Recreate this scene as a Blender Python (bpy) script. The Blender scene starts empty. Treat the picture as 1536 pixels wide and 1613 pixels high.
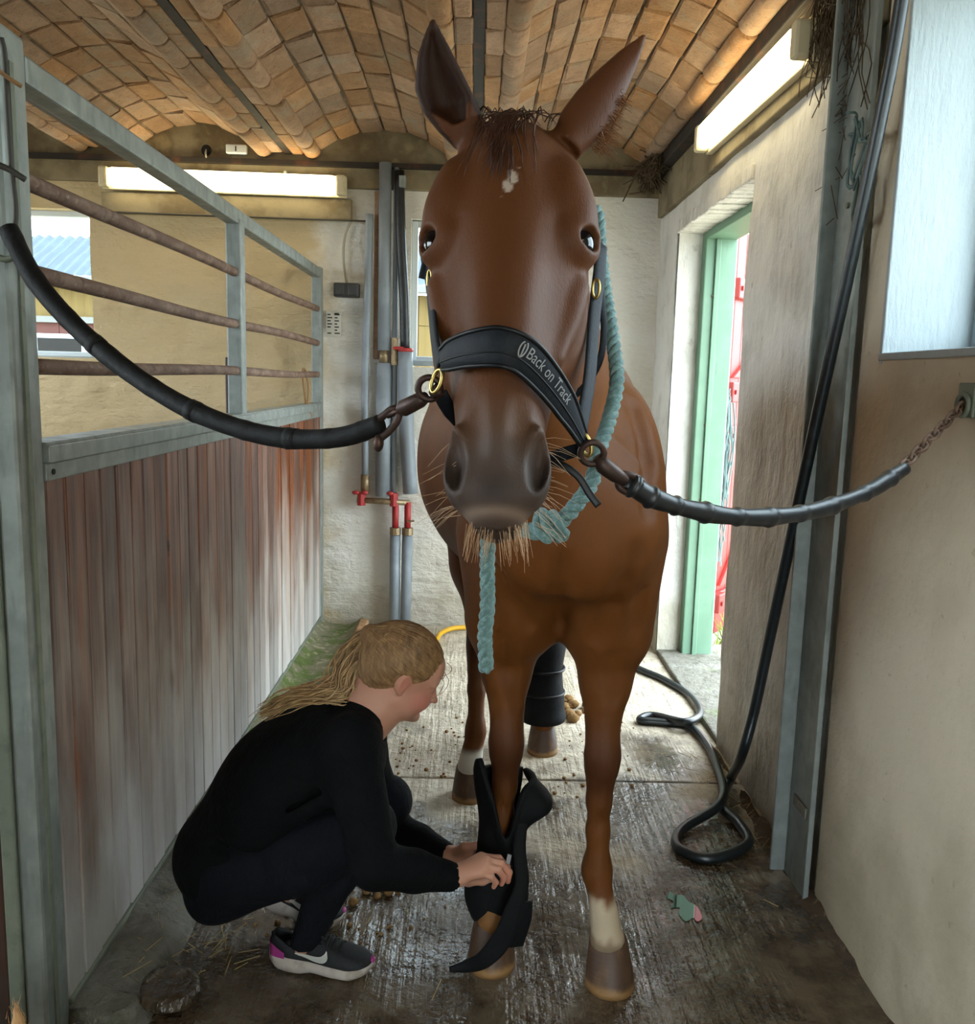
import bpy, math, random
import numpy as np
from mathutils import Vector, Matrix
random.seed(7); RNG = np.random.default_rng(7)
scene = bpy.context.scene
col = scene.collection

# ------------------------------------------------------------------ camera
F, CX, CY, CAMH = 1400.0, 768.0, 806.5, 1.45
rho = math.radians(1.5)
_a = -19*math.cos(rho) - 208*math.sin(rho); _b = 19*math.sin(rho) - 208*math.cos(rho)
pitch = -math.atan(_b/F); yaw = math.atan(-_a/math.hypot(F, _b))
fw = np.array([math.sin(yaw)*math.cos(pitch), math.cos(yaw)*math.cos(pitch), -math.sin(pitch)])
rt = np.array([math.cos(yaw), -math.sin(yaw), 0.0]); up = np.cross(rt, fw)
rt, up = rt*math.cos(rho)+up*math.sin(rho), up*math.cos(rho)-rt*math.sin(rho)
CAM = np.array([0.0, 0.0, CAMH])
cd = bpy.data.cameras.new('camera'); cam = bpy.data.objects.new('camera', cd); col.objects.link(cam)
cd.sensor_fit = 'HORIZONTAL'; cd.sensor_width = 36.0; cd.lens = 36.0*F/1536.0; cd.clip_start = .02
cam.matrix_world = Matrix(((rt[0], up[0], -fw[0], 0), (rt[1], up[1], -fw[1], 0), (rt[2], up[2], -fw[2], CAMH), (0, 0, 0, 1)))
scene.camera = cam
def P(px, py, x=None, y=None, z=None):
    """world point where the sight line of a measured photo point meets a plane of the place"""
    d = fw + (px-CX)/F*rt - (py-CY)/F*up
    t = x/d[0] if x is not None else (y/d[1] if y is not None else (z-CAMH)/d[2])
    return CAM + t*d

# ------------------------------------------------------------------ world, exposure
w = bpy.data.worlds.new('sky'); scene.world = w; w.use_nodes = True
SKY = 7.0
w.node_tree.nodes['Background'].inputs[0].default_value = (.80, .92, 1.0, 1)
w.node_tree.nodes['Background'].inputs[1].default_value = SKY
vs = scene.view_settings
vs.view_transform = 'Standard'; vs.look = 'None'; vs.gamma = 1.0; vs.use_curve_mapping = False; vs.exposure = 0.92
LAMP = 6.0
scene.cycles.max_bounces = 7; scene.cycles.diffuse_bounces = 4; scene.cycles.glossy_bounces = 3
scene.cycles.transparent_max_bounces = 8; scene.cycles.sample_clamp_indirect = 6.0
scene.cycles.caustics_reflective = False; scene.cycles.caustics_refractive = False

# ------------------------------------------------------------------ helpers
def lin(c):
    if isinstance(c, str):
        c = c.lstrip('#'); c = [int(c[i:i+2], 16)/255 for i in (0, 2, 4)]
        return tuple(((v+.055)/1.055)**2.4 if v > .04045 else v/12.92 for v in c)
    return tuple(c[:3])
def c4(c): return (*lin(c), 1.0)
class NT:
    def __init__(s, name):
        s.m = bpy.data.materials.new(name); s.m.use_nodes = True; s.t = s.m.node_tree
        s.b = s.t.nodes['Principled BSDF']; s._pos = None
    def n(s, t, **k):
        o = s.t.nodes.new(t)
        for a, v in k.items(): setattr(o, a, v)
        return o
    def l(s, a, b): s.t.links.new(a, b)
    def pos(s, local=False):
        if local: return s.n('ShaderNodeTexCoord').outputs['Object']
        if s._pos is None: s._pos = s.n('ShaderNodeNewGeometry').outputs['Position']
        return s._pos
    def noise(s, scale, detail=4, rough=.55, local=False, dist=0):
        sc = (scale,)*3 if not isinstance(scale, (tuple, list)) else scale
        mp = s.n('ShaderNodeMapping'); mp.inputs['Scale'].default_value = sc
        s.l(s.pos(local), mp.inputs['Vector'])
        no = s.n('ShaderNodeTexNoise'); no.inputs['Scale'].default_value = 1; no.inputs['Detail'].default_value = detail
        no.inputs['Roughness'].default_value = rough; no.inputs['Distortion'].default_value = dist
        s.l(mp.outputs[0], no.inputs['Vector']); return no.outputs['Fac']
    def ramp(s, v, lo, hi, a=0., b=1.):
        r = s.n('ShaderNodeMapRange'); r.interpolation_type = 'SMOOTHSTEP'
        for i, x in zip(('From Min', 'From Max', 'To Min', 'To Max'), (lo, hi, a, b)): r.inputs[i].default_value = x
        s.l(v, r.inputs['Value']); return r.outputs[0]
    def math(s, op, a, b):
        o = s.n('ShaderNodeMath', operation=op)
        for i, v in enumerate((a, b)):
            if isinstance(v, (int, float)): o.inputs[i].default_value = v
            else: s.l(v, o.inputs[i])
        return o.outputs[0]
    def mix(s, fac, a, b):
        o = s.n('ShaderNodeMix', data_type='RGBA')
        if isinstance(fac, (int, float)): o.inputs[0].default_value = fac
        else: s.l(fac, o.inputs[0])
        for i, v in ((6, a), (7, b)):
            if isinstance(v, (tuple, list, str)): o.inputs[i].default_value = c4(v)
            else: s.l(v, o.inputs[i])
        return o.outputs[2]
    def bump(s, h, strength, dist, prev=None):
        o = s.n('ShaderNodeBump'); o.inputs['Strength'].default_value = strength; o.inputs['Distance'].default_value = dist
        s.l(h, o.inputs['Height'])
        if prev is not None: s.l(prev, o.inputs['Normal'])
        return o.outputs[0]
    def axis(s, i, local=False):
        o = s.n('ShaderNodeSeparateXYZ'); s.l(s.pos(local), o.inputs[0]); return o.outputs[i]
def mat(name, base, rough=.6, metal=0., spec=.5, layers=(), zl=(), bumps=(), rnd=0., rough2=None, attr=None, local=False, sheen=0., coat=0., sss=0.):
    t = NT(name); b = t.b
    c = None
    if attr:
        a = t.n('ShaderNodeAttribute', attribute_name=attr); c = a.outputs['Color']
    cur = c if c is not None else lin(base)
    for (lc, sc, lo, hi, amt) in layers:
        f = t.ramp(t.noise(sc, local=local), lo, hi, 0, amt); cur = t.mix(f, cur, lc)
    for (lc, z0, z1, amt, sc) in zl:
        zz = t.math('ADD', t.axis(2), t.ramp(t.noise(sc), .2, .8, -.5*abs(z1-z0), .5*abs(z1-z0)))
        cur = t.mix(t.ramp(zz, z0, z1, 0, amt), cur, lc)
    if rnd:
        oi = t.n('ShaderNodeObjectInfo'); h = t.n('ShaderNodeHueSaturation')
        t.l(t.ramp(oi.outputs['Random'], 0, 1, 1-rnd, 1+rnd), h.inputs['Value'])
        m2 = t.n('ShaderNodeMath', operation='FRACT'); t.l(t.math('MULTIPLY', oi.outputs['Random'], 7.31), m2.inputs[0])
        t.l(t.ramp(m2.outputs[0], 0, 1, 1-.35*rnd*2, 1+.35*rnd*2), h.inputs['Saturation'])
        if isinstance(cur, tuple): h.inputs['Color'].default_value = (*cur, 1)
        else: t.l(cur, h.inputs['Color'])
        cur = h.outputs[0]
    if isinstance(cur, tuple): b.inputs['Base Color'].default_value = (*cur, 1)
    else: t.l(cur, b.inputs['Base Color'])
    b.inputs['Metallic'].default_value = metal; b.inputs['Specular IOR Level'].default_value = spec
    if rough2: t.l(t.ramp(t.noise(rough2[1], local=local), .35, .65, rough, rough2[0]), b.inputs['Roughness'])
    else: b.inputs['Roughness'].default_value = rough
    if sheen: b.inputs['Sheen Weight'].default_value = sheen
    if coat: b.inputs['Coat Weight'].default_value = coat
    if sss: b.inputs['Subsurface Weight'].default_value = sss; b.inputs['Subsurface Radius'].default_value = (.01, .004, .002)
    pv = None
    for (sc, st, di) in bumps: pv = t.bump(t.noise(sc, 5, .6, local=local), st, di, pv)
    if pv is not None: t.l(pv, b.inputs['Normal'])
    return t.m

class MB:
    """collects shapes for ONE mesh"""
    def __init__(s): s.v = []; s.f = []
    def add(s, V, Fc):
        o = len(s.v); s.v += [tuple(map(float, p)) for p in V]; s.f += [tuple(i+o for i in f) for f in Fc]; return s
    def box(s, x0, x1, y0, y1, z0, z1):
        return s.hexa([(x0, y0, z0), (x1, y0, z0), (x1, y1, z0), (x0, y1, z0), (x0, y0, z1), (x1, y0, z1), (x1, y1, z1), (x0, y1, z1)])
    def hexa(s, p):
        return s.add(p, [(3, 2, 1, 0), (4, 5, 6, 7), (0, 1, 5, 4), (1, 2, 6, 5), (2, 3, 7, 6), (3, 0, 4, 7)])
    def bar(s, a, b, w, h, upv=(0, 0, 1)):
        a, b = np.array(a, float), np.array(b, float); d = b-a; d /= np.linalg.norm(d)
        u = np.array(upv, float); sd = np.cross(d, u); sd /= np.linalg.norm(sd); u = np.cross(sd, d)
        q = lambda c: [c-sd*w/2-u*h/2, c+sd*w/2-u*h/2, c+sd*w/2+u*h/2, c-sd*w/2+u*h/2]
        p = q(a)+q(b)
        return s.add(p, [(0, 1, 2, 3), (7, 6, 5, 4), (0, 4, 5, 1), (1, 5, 6, 2), (2, 6, 7, 3), (3, 7, 4, 0)])
    def tube(s, pts, r, n=8, cap=True, flat=None, closed=False):
        pts = np.array(pts, float); m = len(pts)
        r = np.full(m, r) if np.isscalar(r) else np.array(r, float)
        T = np.gradient(pts, axis=0)
        if closed: T = np.roll(pts, -1, 0)-np.roll(pts, 1, 0)
        T /= np.linalg.norm(T, axis=1)[:, None]+1e-12
        u = np.array([0, 0, 1.]) if abs(T[0][2]) < .9 else np.array([0, 1., 0])
        V = []; N = np.cross(T[0], u); N /= np.linalg.norm(N)
        for i in range(m):
            N = N-T[i]*(N@T[i]); N /= np.linalg.norm(N)+1e-12; B = np.cross(T[i], N)
            for k in range(n):
                a = 2*math.pi*k/n; V.append(pts[i]+r[i]*(math.cos(a)*N+math.sin(a)*B))
        Fc = []
        for i in range(m if closed else m-1):
            j = (i+1) % m
            for k in range(n): Fc.append((i*n+k, i*n+(k+1) % n, j*n+(k+1) % n, j*n+k))
        if cap and not closed:
            Fc.append(tuple(range(n-1, -1, -1))); Fc.append(tuple((m-1)*n+k for k in range(n)))
        return s.add(V, Fc)
    def cyl(s, a, b, r, n=12, r2=None): return s.tube([a, b], [r, r if r2 is None else r2], n)
    def prism(s, poly, d):
        """poly: list of 3-D points of one outline, d: thickness vector"""
        n = len(poly); d = np.array(d); A = [np.array(p) for p in poly]
        return s.add(A+[p+d for p in A], [tuple(range(n-1, -1, -1)), tuple(range(n, 2*n))]+[(i, (i+1) % n, n+(i+1) % n, n+i) for i in range(n)])
    def grid(s, G, thick=None):
        """G: array (m,n,3) of points -> open sheet, or a closed slab when thick (m,n,3 offsets) is given"""
        G = np.array(G, float); m, n = G.shape[:2]; V = G.reshape(-1, 3).tolist()
        Fc = [(i*n+j, i*n+j+1, (i+1)*n+j+1, (i+1)*n+j) for i in range(m-1) for j in range(n-1)]
        if thick is not None:
            o = m*n; V += (G+thick).reshape(-1, 3).tolist()
            Fc += [(o+i*n+j, o+(i+1)*n+j, o+(i+1)*n+j+1, o+i*n+j+1) for i in range(m-1) for j in range(n-1)]
            ring = [j for j in range(n)]+[i*n+n-1 for i in range(1, m)]+[(m-1)*n+j for j in range(n-2, -1, -1)]+[i*n for i in range(m-2, 0, -1)]
            Fc += [(ring[k], ring[k]+o, ring[(k+1) % len(ring)]+o, ring[(k+1) % len(ring)]) for k in range(len(ring))]
        return s.add(V, Fc)
    def ball(s, c, r, n=10, m=7):
        r = np.array([r]*3 if np.isscalar(r) else r, float); c = np.array(c, float)
        V = [c+r*[0, 0, 1]]; Fc = []
        for i in range(1, m):
            a = math.pi*i/m
            V += [c+r*[math.sin(a)*math.cos(2*math.pi*k/n), math.sin(a)*math.sin(2*math.pi*k/n), math.cos(a)] for k in range(n)]
        V.append(c-r*[0, 0, 1]); L = len(V)-1
        Fc += [(0, 1+k, 1+(k+1) % n) for k in range(n)]
        for i in range(m-2):
            for k in range(n): Fc.append((1+i*n+k, 1+(i+1)*n+k, 1+(i+1)*n+(k+1) % n, 1+i*n+(k+1) % n))
        o = 1+(m-2)*n; Fc += [(L, o+(k+1) % n, o+k) for k in range(n)]
        return s.add(V, Fc)
    def mesh(s, name):
        me = bpy.data.meshes.new(name); me.from_pydata(s.v, [], s.f); me.update(); return me
    def build(s, name, m, parent=None, smooth=False, bevel=0., kind=None):
        return link(name, s.mesh(name), m, parent, smooth, bevel, kind)
def link(name, me, m, parent=None, smooth=False, bevel=0., kind=None):
    o = bpy.data.objects.new(name, me); col.objects.link(o)
    if m is not None:
        if len(me.materials) == 0: me.materials.append(m)
    if parent is not None:
        o.parent = parent
        o.matrix_parent_inverse = parent.matrix_world.inverted() if parent.type != 'EMPTY' else Matrix.Translation(-parent.location)
    if smooth:
        me.polygons.foreach_set('use_smooth', np.ones(len(me.polygons), dtype=bool))
    if bevel:
        b = o.modifiers.new('bevel', 'BEVEL'); b.width = bevel; b.segments = 2; b.limit_method = 'ANGLE'; b.angle_limit = math.radians(50)
    if kind: o['kind'] = kind
    return o
def thing(name, label, cat, loc=(0, 0, 0), group=None):
    o = bpy.data.objects.new(name, None); col.objects.link(o); o.location = [float(v) for v in loc]; o.empty_display_size = .05
    o['label'] = label; o['category'] = cat
    if group: o['group'] = group
    return o
def tag(o, label, cat, group=None):
    o['label'] = label; o['category'] = cat
    if group: o['group'] = group
    return o
def spline(pts, n=40):
    """Catmull-Rom through the points"""
    p = np.array(pts, float); m = len(p); p = np.vstack([2*p[0]-p[1], p, 2*p[-1]-p[-2]]); out = []
    for t in np.linspace(0, m-1-1e-9, n):
        i = int(t); f = t-i; a, b, c, d = p[i:i+4]
        out.append(.5*((2*b)+(c-a)*f+(2*a-5*b+4*c-d)*f*f+(3*b-a-3*c+d)*f**3))
    return np.array(out)
def sm(t): t = np.clip(t, 0, 1); return t*t*(3-2*t)

# ---- implicit bodies: smooth unions on a rectilinear grid, meshed by surface nets
def gaxis(*segs):
    out = []
    for a, b, st in segs: out += list(np.arange(a, b-1e-6, st))
    return np.array(out+[segs[-1][1]], dtype=np.float32)
class SDF:
    def __init__(s, xs, ys, zs):
        s.x, s.y, s.z = xs, ys, zs; s.v = np.full((len(xs), len(ys), len(zs)), 1., dtype=np.float32)
    def _sl(s, lo, hi):
        r = []
        for ax, a, b in zip((s.x, s.y, s.z), lo, hi):
            i, j = np.searchsorted(ax, [a, b]); r.append(slice(max(0, i-1), min(len(ax), j+1)))
        return tuple(r)
    def apply(s, fn, lo, hi, k=.02, op='u', pad=None):
        pad = max(k, .012)*1.15 if pad is None else pad
        sl = s._sl(np.array(lo)-pad, np.array(hi)+pad)
        X, Y, Z = np.meshgrid(s.x[sl[0]], s.y[sl[1]], s.z[sl[2]], indexing='ij', sparse=True)
        if 0 in (X.size, Y.size, Z.size): return s
        b = fn(X, Y, Z).astype(np.float32); a = s.v[sl]
        if op == 'u': h = np.maximum(k-np.abs(a-b), 0)/k; s.v[sl] = np.minimum(a, b)-h*h*k*.25
        else: h = np.maximum(k-np.abs(a+b), 0)/k; s.v[sl] = np.maximum(a, -b)+h*h*k*.25
        return s
    def cone(s, a, b, r1, r2, k=.02, op='u', ys=1.0, yc=None):
        """tapered capsule; ys>1 widens it along y"""
        a, b = np.array(a, float), np.array(b, float); yc = (a[1]+b[1])/2 if yc is None else yc
        d = b-a; L = d@d+1e-12
        def fn(X, Y, Z):
            Yq = a[1]+(Y-a[1])
            px, py, pz = X-a[0], Yq-a[1], Z-a[2]
            t = np.clip((px*d[0]+py*d[1]+pz*d[2])/L, 0, 1)
            return np.sqrt((px-t*d[0])**2+((py-t*d[1])/ys)**2+(pz-t*d[2])**2)-(r1+(r2-r1)*t)
        R = max(r1, r2); e = np.array([R, R*ys, R])
        return s.apply(fn, np.minimum(a, b)-e, np.maximum(a, b)+e, k, op)
    def chain(s, pts, rs, k=.02, **kw):
        for i in range(len(pts)-1): s.cone(pts[i], pts[i+1], rs[i], rs[i+1], k, **kw)
        return s
    def ell(s, c, r, k=.02, op='u', ax=None):
        """ellipsoid; ax: 3 unit rows of its own axes"""
        c = np.array(c, float); r = np.array(r, float); A = np.eye(3) if ax is None else np.array(ax, float)
        def fn(X, Y, Z):
            p = (X-c[0], Y-c[1], Z-c[2]); q = [A[i][0]*p[0]+A[i][1]*p[1]+A[i][2]*p[2] for i in range(3)]
            k0 = np.sqrt(sum((q[i]/r[i])**2 for i in range(3))); k1 = np.sqrt(sum((q[i]/r[i]**2)**2 for i in range(3)))+1e-9
            return k0*(k0-1)/k1
        e = np.sqrt(sum((A[i]*r[i])**2 for i in range(3)))
        return s.apply(fn, c-e, c+e, k, op)
    def loft(s, o, T, W, N, st, k=.02, op='u', ex=2.2):
        """stations (t, centre_w, halfwidth, n_lo, n_hi) along axis T from o, width axis W, depth axis N"""
        o, T, W, N = [np.array(q, float) for q in (o, T, W, N)]; st = np.array(st, float)
        tt = np.linspace(st[0, 0], st[-1, 0], 160)
        sp = np.array([np.interp(tt, st[:, 0], st[:, i]) for i in range(1, 5)])
        kr = np.hanning(13)[1:-1]; kr /= kr.sum()
        sp = np.array([np.convolve(np.pad(q, 5, mode='edge'), kr, mode='valid') for q in sp])
        R = []
        for i in (0, len(tt)//4, len(tt)//2, 3*len(tt)//4, len(tt)-1):
            for wv in (-1, 1):
                for nv in (2, 3): R.append(o+T*tt[i]+W*(sp[0, i]+wv*sp[1, i])+N*sp[nv, i])
        R = np.array(R); lo, hi = R.min(0)-.05, R.max(0)+.05
        def fn(X, Y, Z):
            p = (X-o[0], Y-o[1], Z-o[2]); dot = lambda A: A[0]*p[0]+A[1]*p[1]+A[2]*p[2]
            t = dot(T); tc = np.clip(t, st[0, 0], st[-1, 0]); ww = dot(W); nn = dot(N)
            g = [np.interp(tc, tt, q) for q in sp]
            cn = (g[2]+g[3])/2; hn = np.maximum((g[3]-g[2])/2, .004); hw = np.maximum(g[1], .004)
            q = ((np.abs(ww-g[0])/hw)**ex+(np.abs(nn-cn)/hn)**ex)**(1/ex)
            d = (q-1)*np.minimum(hw, hn)
            e = np.abs(t-tc)
            return np.where(e > 0, np.sqrt(np.maximum(d, 0)**2+e**2)+np.minimum(d, 0)*.0, d)
        return s.apply(fn, lo, hi, k, op)
    def mesh(s, name, smooth_it=1):
        v = s.v; n = v.shape; ins = v < 0
        c = np.zeros([q-1 for q in n], dtype=np.uint8)
        for dx in (0, 1):
            for dy in (0, 1):
                for dz in (0, 1): c += ins[dx:n[0]-1+dx, dy:n[1]-1+dy, dz:n[2]-1+dz]
        I = np.flatnonzero((c > 0) & (c < 8)); cs = c.shape; del c
        i, j, k = np.unravel_index(I, cs)
        cor = {}
        for dx in (0, 1):
            for dy in (0, 1):
                for dz in (0, 1): cor[dx, dy, dz] = v[i+dx, j+dy, k+dz]
        acc = np.zeros((len(I), 3)); cnt = np.zeros(len(I))
        for ax in range(3):
            for a in (0, 1):
                for b in (0, 1):
                    q0 = [a, b]; q0.insert(ax, 0); q1 = [a, b]; q1.insert(ax, 1)
                    v0, v1 = cor[tuple(q0)], cor[tuple(q1)]; cr = (v0 < 0) != (v1 < 0)
                    t = np.where(cr, v0/np.where(cr, v0-v1, 1), 0)
                    p = np.zeros((len(I), 3)); p[:, ax] = t
                    oth = [q for q in range(3) if q != ax]; p[:, oth[0]] = a; p[:, oth[1]] = b
                    acc += p*cr[:, None]; cnt += cr
        f = acc/cnt[:, None]
        V = np.stack([s.x[i]+f[:, 0]*(s.x[i+1]-s.x[i]), s.y[j]+f[:, 1]*(s.y[j+1]-s.y[j]), s.z[k]+f[:, 2]*(s.z[k+1]-s.z[k])], 1)
        Q = []
        for ax in range(3):
            A = [slice(None)]*3; B = [slice(None)]*3; A[ax] = slice(0, n[ax]-1); B[ax] = slice(1, n[ax])
            e = np.argwhere(ins[tuple(A)] != ins[tuple(B)])
            o1, o2 = [q for q in range(3) if q != ax]
            e = e[(e[:, o1] > 0) & (e[:, o2] > 0) & (e[:, o1] < n[o1]-1) & (e[:, o2] < n[o2]-1)]
            sg = ins[tuple(e.T)]
            def cid(d1, d2):
                q = e.copy(); q[:, o1] += d1; q[:, o2] += d2
                return np.searchsorted(I, np.ravel_multi_index(tuple(q.T), cs))
            qd = np.stack([cid(-1, -1), cid(0, -1), cid(0, 0), cid(-1, 0)], 1)
            flip = sg if ax != 1 else ~sg
            qd[~flip] = qd[~flip][:, ::-1]; Q.append(qd)
        Q = np.vstack(Q)
        me = bpy.data.meshes.new(name)
        me.vertices.add(len(V)); me.vertices.foreach_set('co', V.astype(np.float32).ravel())
        me.loops.add(len(Q)*4); me.loops.foreach_set('vertex_index', Q.astype(np.int32).ravel())
        me.polygons.add(len(Q)); me.polygons.foreach_set('loop_start', np.arange(0, len(Q)*4, 4, dtype=np.int32))
        try: me.polygons.foreach_set('loop_total', np.full(len(Q), 4, dtype=np.int32))
        except Exception: pass
        me.update(calc_edges=True)
        return me, V
def vcol(me, C, name='coat'):
    a = me.color_attributes.new(name, 'FLOAT_COLOR', 'POINT')
    a.data.foreach_set('color', np.hstack([C, np.ones((len(C), 1))]).astype(np.float32).ravel())
def vnoise(V, sc, seed=0):
    """cheap smooth value noise for mark edges"""
    r = np.random.default_rng(seed); o = np.zeros(len(V))
    for q in range(7):
        d = r.normal(size=3); d /= np.linalg.norm(d); o += np.sin((V@d)*sc*(1+.45*q)+r.uniform(0, 6.28))/(1+.5*q)
    return o/2.6
def smooth_mod(o, it=4, f=.5):
    m = o.modifiers.new('smooth', 'SMOOTH'); m.iterations = it; m.factor = f
# ------------------------------------------------------------------ materials of the place
M = {}
M['whitewash'] = mat('whitewash', '#d4d2cc', .85, layers=[('#8f8a7c', 3.0, .45, .7, .45), ('#d3d2cb', (9, 9, 7), .5, .75, .45), ('#6a5d4a', 14, .66, .78, .45)], bumps=[((6, 6, 3.5), .8, .05), ((22, 22, 12), .6, .014), (60, .3, .004)], zl=[('#8d8262', .42, .05, .55, 4.0)])
M['whitewash_far'] = mat('whitewash_far', '#dad8d0', .85, layers=[('#bdb39b', 2.0, .4, .7, .45), ('#ddd9cc', (9, 9, 12), .5, .75, .4), ('#7b6648', 9, .66, .8, .4)], bumps=[((6, 6, 11), .8, .04), (30, .4, .008)], zl=[('#8f8368', .30, .02, .6, 5.0)])
M['plaster'] = mat('plaster_near', '#cdc0a8', .8, layers=[('#a89c84', 2.2, .42, .72, .55), ('#d6ccb8', 6, .5, .8, .4), ('#8a7a5c', 34, .64, .74, .4)], bumps=[(5, .4, .03), (30, .35, .006)], zl=[('#8a8063', .5, .0, .5, 4.0)])
M['reveal'] = mat('reveal_white', '#a2aaac', .75, layers=[('#8f989b', (30, 30, 6), .5, .7, .4)], bumps=[((90, 90, 22), .5, .006), (14, .3, .01)])
M['brick'] = mat('vault_brick', '#937458', .9, layers=[('#a8876a', (16, 9, 16), .42, .68, .7), ('#7a5a44', 22, .52, .72, .5), ('#8f8573', 7, .5, .72, .65), ('#43382b', 70, .58, .72, .5)], bumps=[(85, .8, .005), (26, .6, .010)], rnd=.20)
M['mortar'] = mat('mortar', '#5a4d3b', .95, layers=[('#8a7b62', 12, .45, .7, .6), ('#3c3327', 30, .55, .7, .5)], bumps=[(40, .6, .008)])
M['tympanum'] = mat('lime_render', '#857a62', .9, layers=[('#554731', 4, .42, .62, .75), ('#a59673', 8, .55, .75, .5), ('#3b3122', 3, .6, .75, .6)], bumps=[(16, .5, .012)])
M['rustbeam'] = mat('rusty_steel_dark', '#1c150f', .8, layers=[('#5a321c', 12, .5, .7, .5)], bumps=[(50, .4, .004)])
M['galv'] = mat('galvanised_steel', '#858b87', .5, .5, layers=[('#9ea5a0', 14, .4, .7, .5), ('#666d69', (40, 40, 9), .5, .75, .5), ('#7f8068', 6, .6, .8, .35)], rough2=(.68, 20), bumps=[(60, .12, .003)])
M['galv_old'] = mat('galvanised_steel_weathered', '#6f7668', .65, .3, layers=[('#878d7c', 9, .4, .7, .5), ('#4d5348', 26, .5, .75, .5)], bumps=[(40, .25, .003)])
M['rust'] = mat('rusty_tube', '#6a5142', .75, .1, layers=[('#8d7767', (30, 10, 30), .42, .68, .7), ('#4a3324', 34, .5, .7, .6), ('#a3988d', 60, .6, .72, .5)], bumps=[(90, .4, .003)])
M['plank'] = mat('stained_sheen_plank', '#5e3826', .5, layers=[('#8c5230', (26, 26, 2.2), .42, .64, .75), ('#3a2117', (60, 60, 3), .52, .70, .6), ('#2c1a12', (9, 9, 5), .70, .76, .8)], zl=[('#b3aba2', 1.0, .25, .72, (6, 6, 2.0)), ('#c6c6c2', .55, .05, .65, (9, 9, 3.0))], bumps=[((150, 150, 5), .3, .003)], rnd=.26, rough2=(.34, (40, 40, 3)))  # pale lower layers: lime and dirt stain, plus door-light sheen painted in
M['plank_dark'] = mat('dark_plank', '#35190f', .45, layers=[('#4a2415', (40, 40, 2.2), .45, .65, .7), ('#1c0d08', (60, 60, 3), .55, .7, .6)], zl=[('#3f3a33', .35, .0, .7, 5.0)], bumps=[((150, 150, 6), .3, .003)], rnd=.1)
M['concrete'] = mat('kerb_concrete', '#6a675c', .8, layers=[('#85837a', 10, .45, .7, .6), ('#40402f', 18, .52, .7, .6), ('#5f6e38', 5, .58, .72, .7)], bumps=[(26, .9, .02), (90, .6, .006)])
M['moss'] = mat('mossy_gutter', '#77745a', .85, layers=[('#56682a', 9, .45, .6, .9), ('#a89e85', 24, .52, .68, .7), ('#3d4a1e', 14, .6, .72, .7)], bumps=[(30, .8, .016)])
M['yard'] = mat('yard_ground', '#b7ac98', .9, layers=[('#8f8772', 6, .45, .7, .6), ('#d2c8b4', 30, .5, .7, .5)], bumps=[(20, .6, .02)])
M['green'] = mat('green_paint', '#5f8069', .55, layers=[('#6d8e77', 6, .45, .7, .5), ('#4d6653', (40, 40, 4), .64, .74, .5)], bumps=[((60, 60, 6), .15, .004)])
M['red'] = mat('red_paint', '#8a211b', .5, layers=[('#962c25', 5, .4, .7, .6)], bumps=[((60, 60, 6), .1, .003)])
M['red_dark'] = mat('red_bracket_paint', '#74150f', .5)
M['frame'] = mat('window_frame_paint', '#8f989b', .5, layers=[('#a9b2b4', 10, .45, .7, .5)])
M['frame_white'] = mat('white_window_frame', '#c8d2d6', .5)
M['black'] = mat('black_rubber', '#14171a', .42, layers=[('#23282c', 18, .45, .7, .6)], bumps=[(60, .25, .003)])
M['tape'] = mat('black_matte_tape', '#0c0d0d', .7, layers=[('#17191a', 22, .45, .7, .6)], bumps=[(34, .5, .006), (110, .3, .002)], spec=.3)
M['hose'] = mat('black_hose', '#1b2225', .34, layers=[('#3c474b', 30, .55, .75, .4)])
M['lead'] = mat('grey_pipe', '#7c858c', .5, layers=[('#939ca3', 9, .45, .7, .5)], bumps=[(20, .1, .004)])
M['copper'] = mat('dull_brass_fitting', '#8d7b5e', .45, .5, layers=[('#5c4b34', 40, .45, .7, .6)])
M['redvalve'] = mat('red_valve_paint', '#a3282a', .5, layers=[('#7a4a3c', 60, .5, .7, .6)])
M['dark'] = mat('dark_void', '#060605', .9)
M['lampbody'] = mat('lamp_housing', '#c9bf9f', .5, layers=[('#8b7c52', 14, .5, .75, .5)])
M['paper'] = mat('notice_paper', '#c9c6ba', .8)
M['ink'] = mat('notice_ink', '#38362f', .8)
M['plastic'] = mat('dark_grey_plastic', '#2a2b29', .5, layers=[('#4b4a43', 20, .5, .7, .5)])
M['cable'] = mat('cable_sheath', '#35322c', .6)
M['cablegrey'] = mat('grey_cable', '#8f8b7c', .6)
M['web'] = mat('cobweb_straw', '#4a3c2a', .9)
M['straw'] = mat('straw', '#a08a58', .8)
M['twine'] = mat('blue_grey_twine', '#5a6d6b', .85, bumps=[(200, .6, .002)])
M['jute'] = mat('jute_twine', '#8a6a45', .85, bumps=[(200, .6, .002)])
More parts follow.
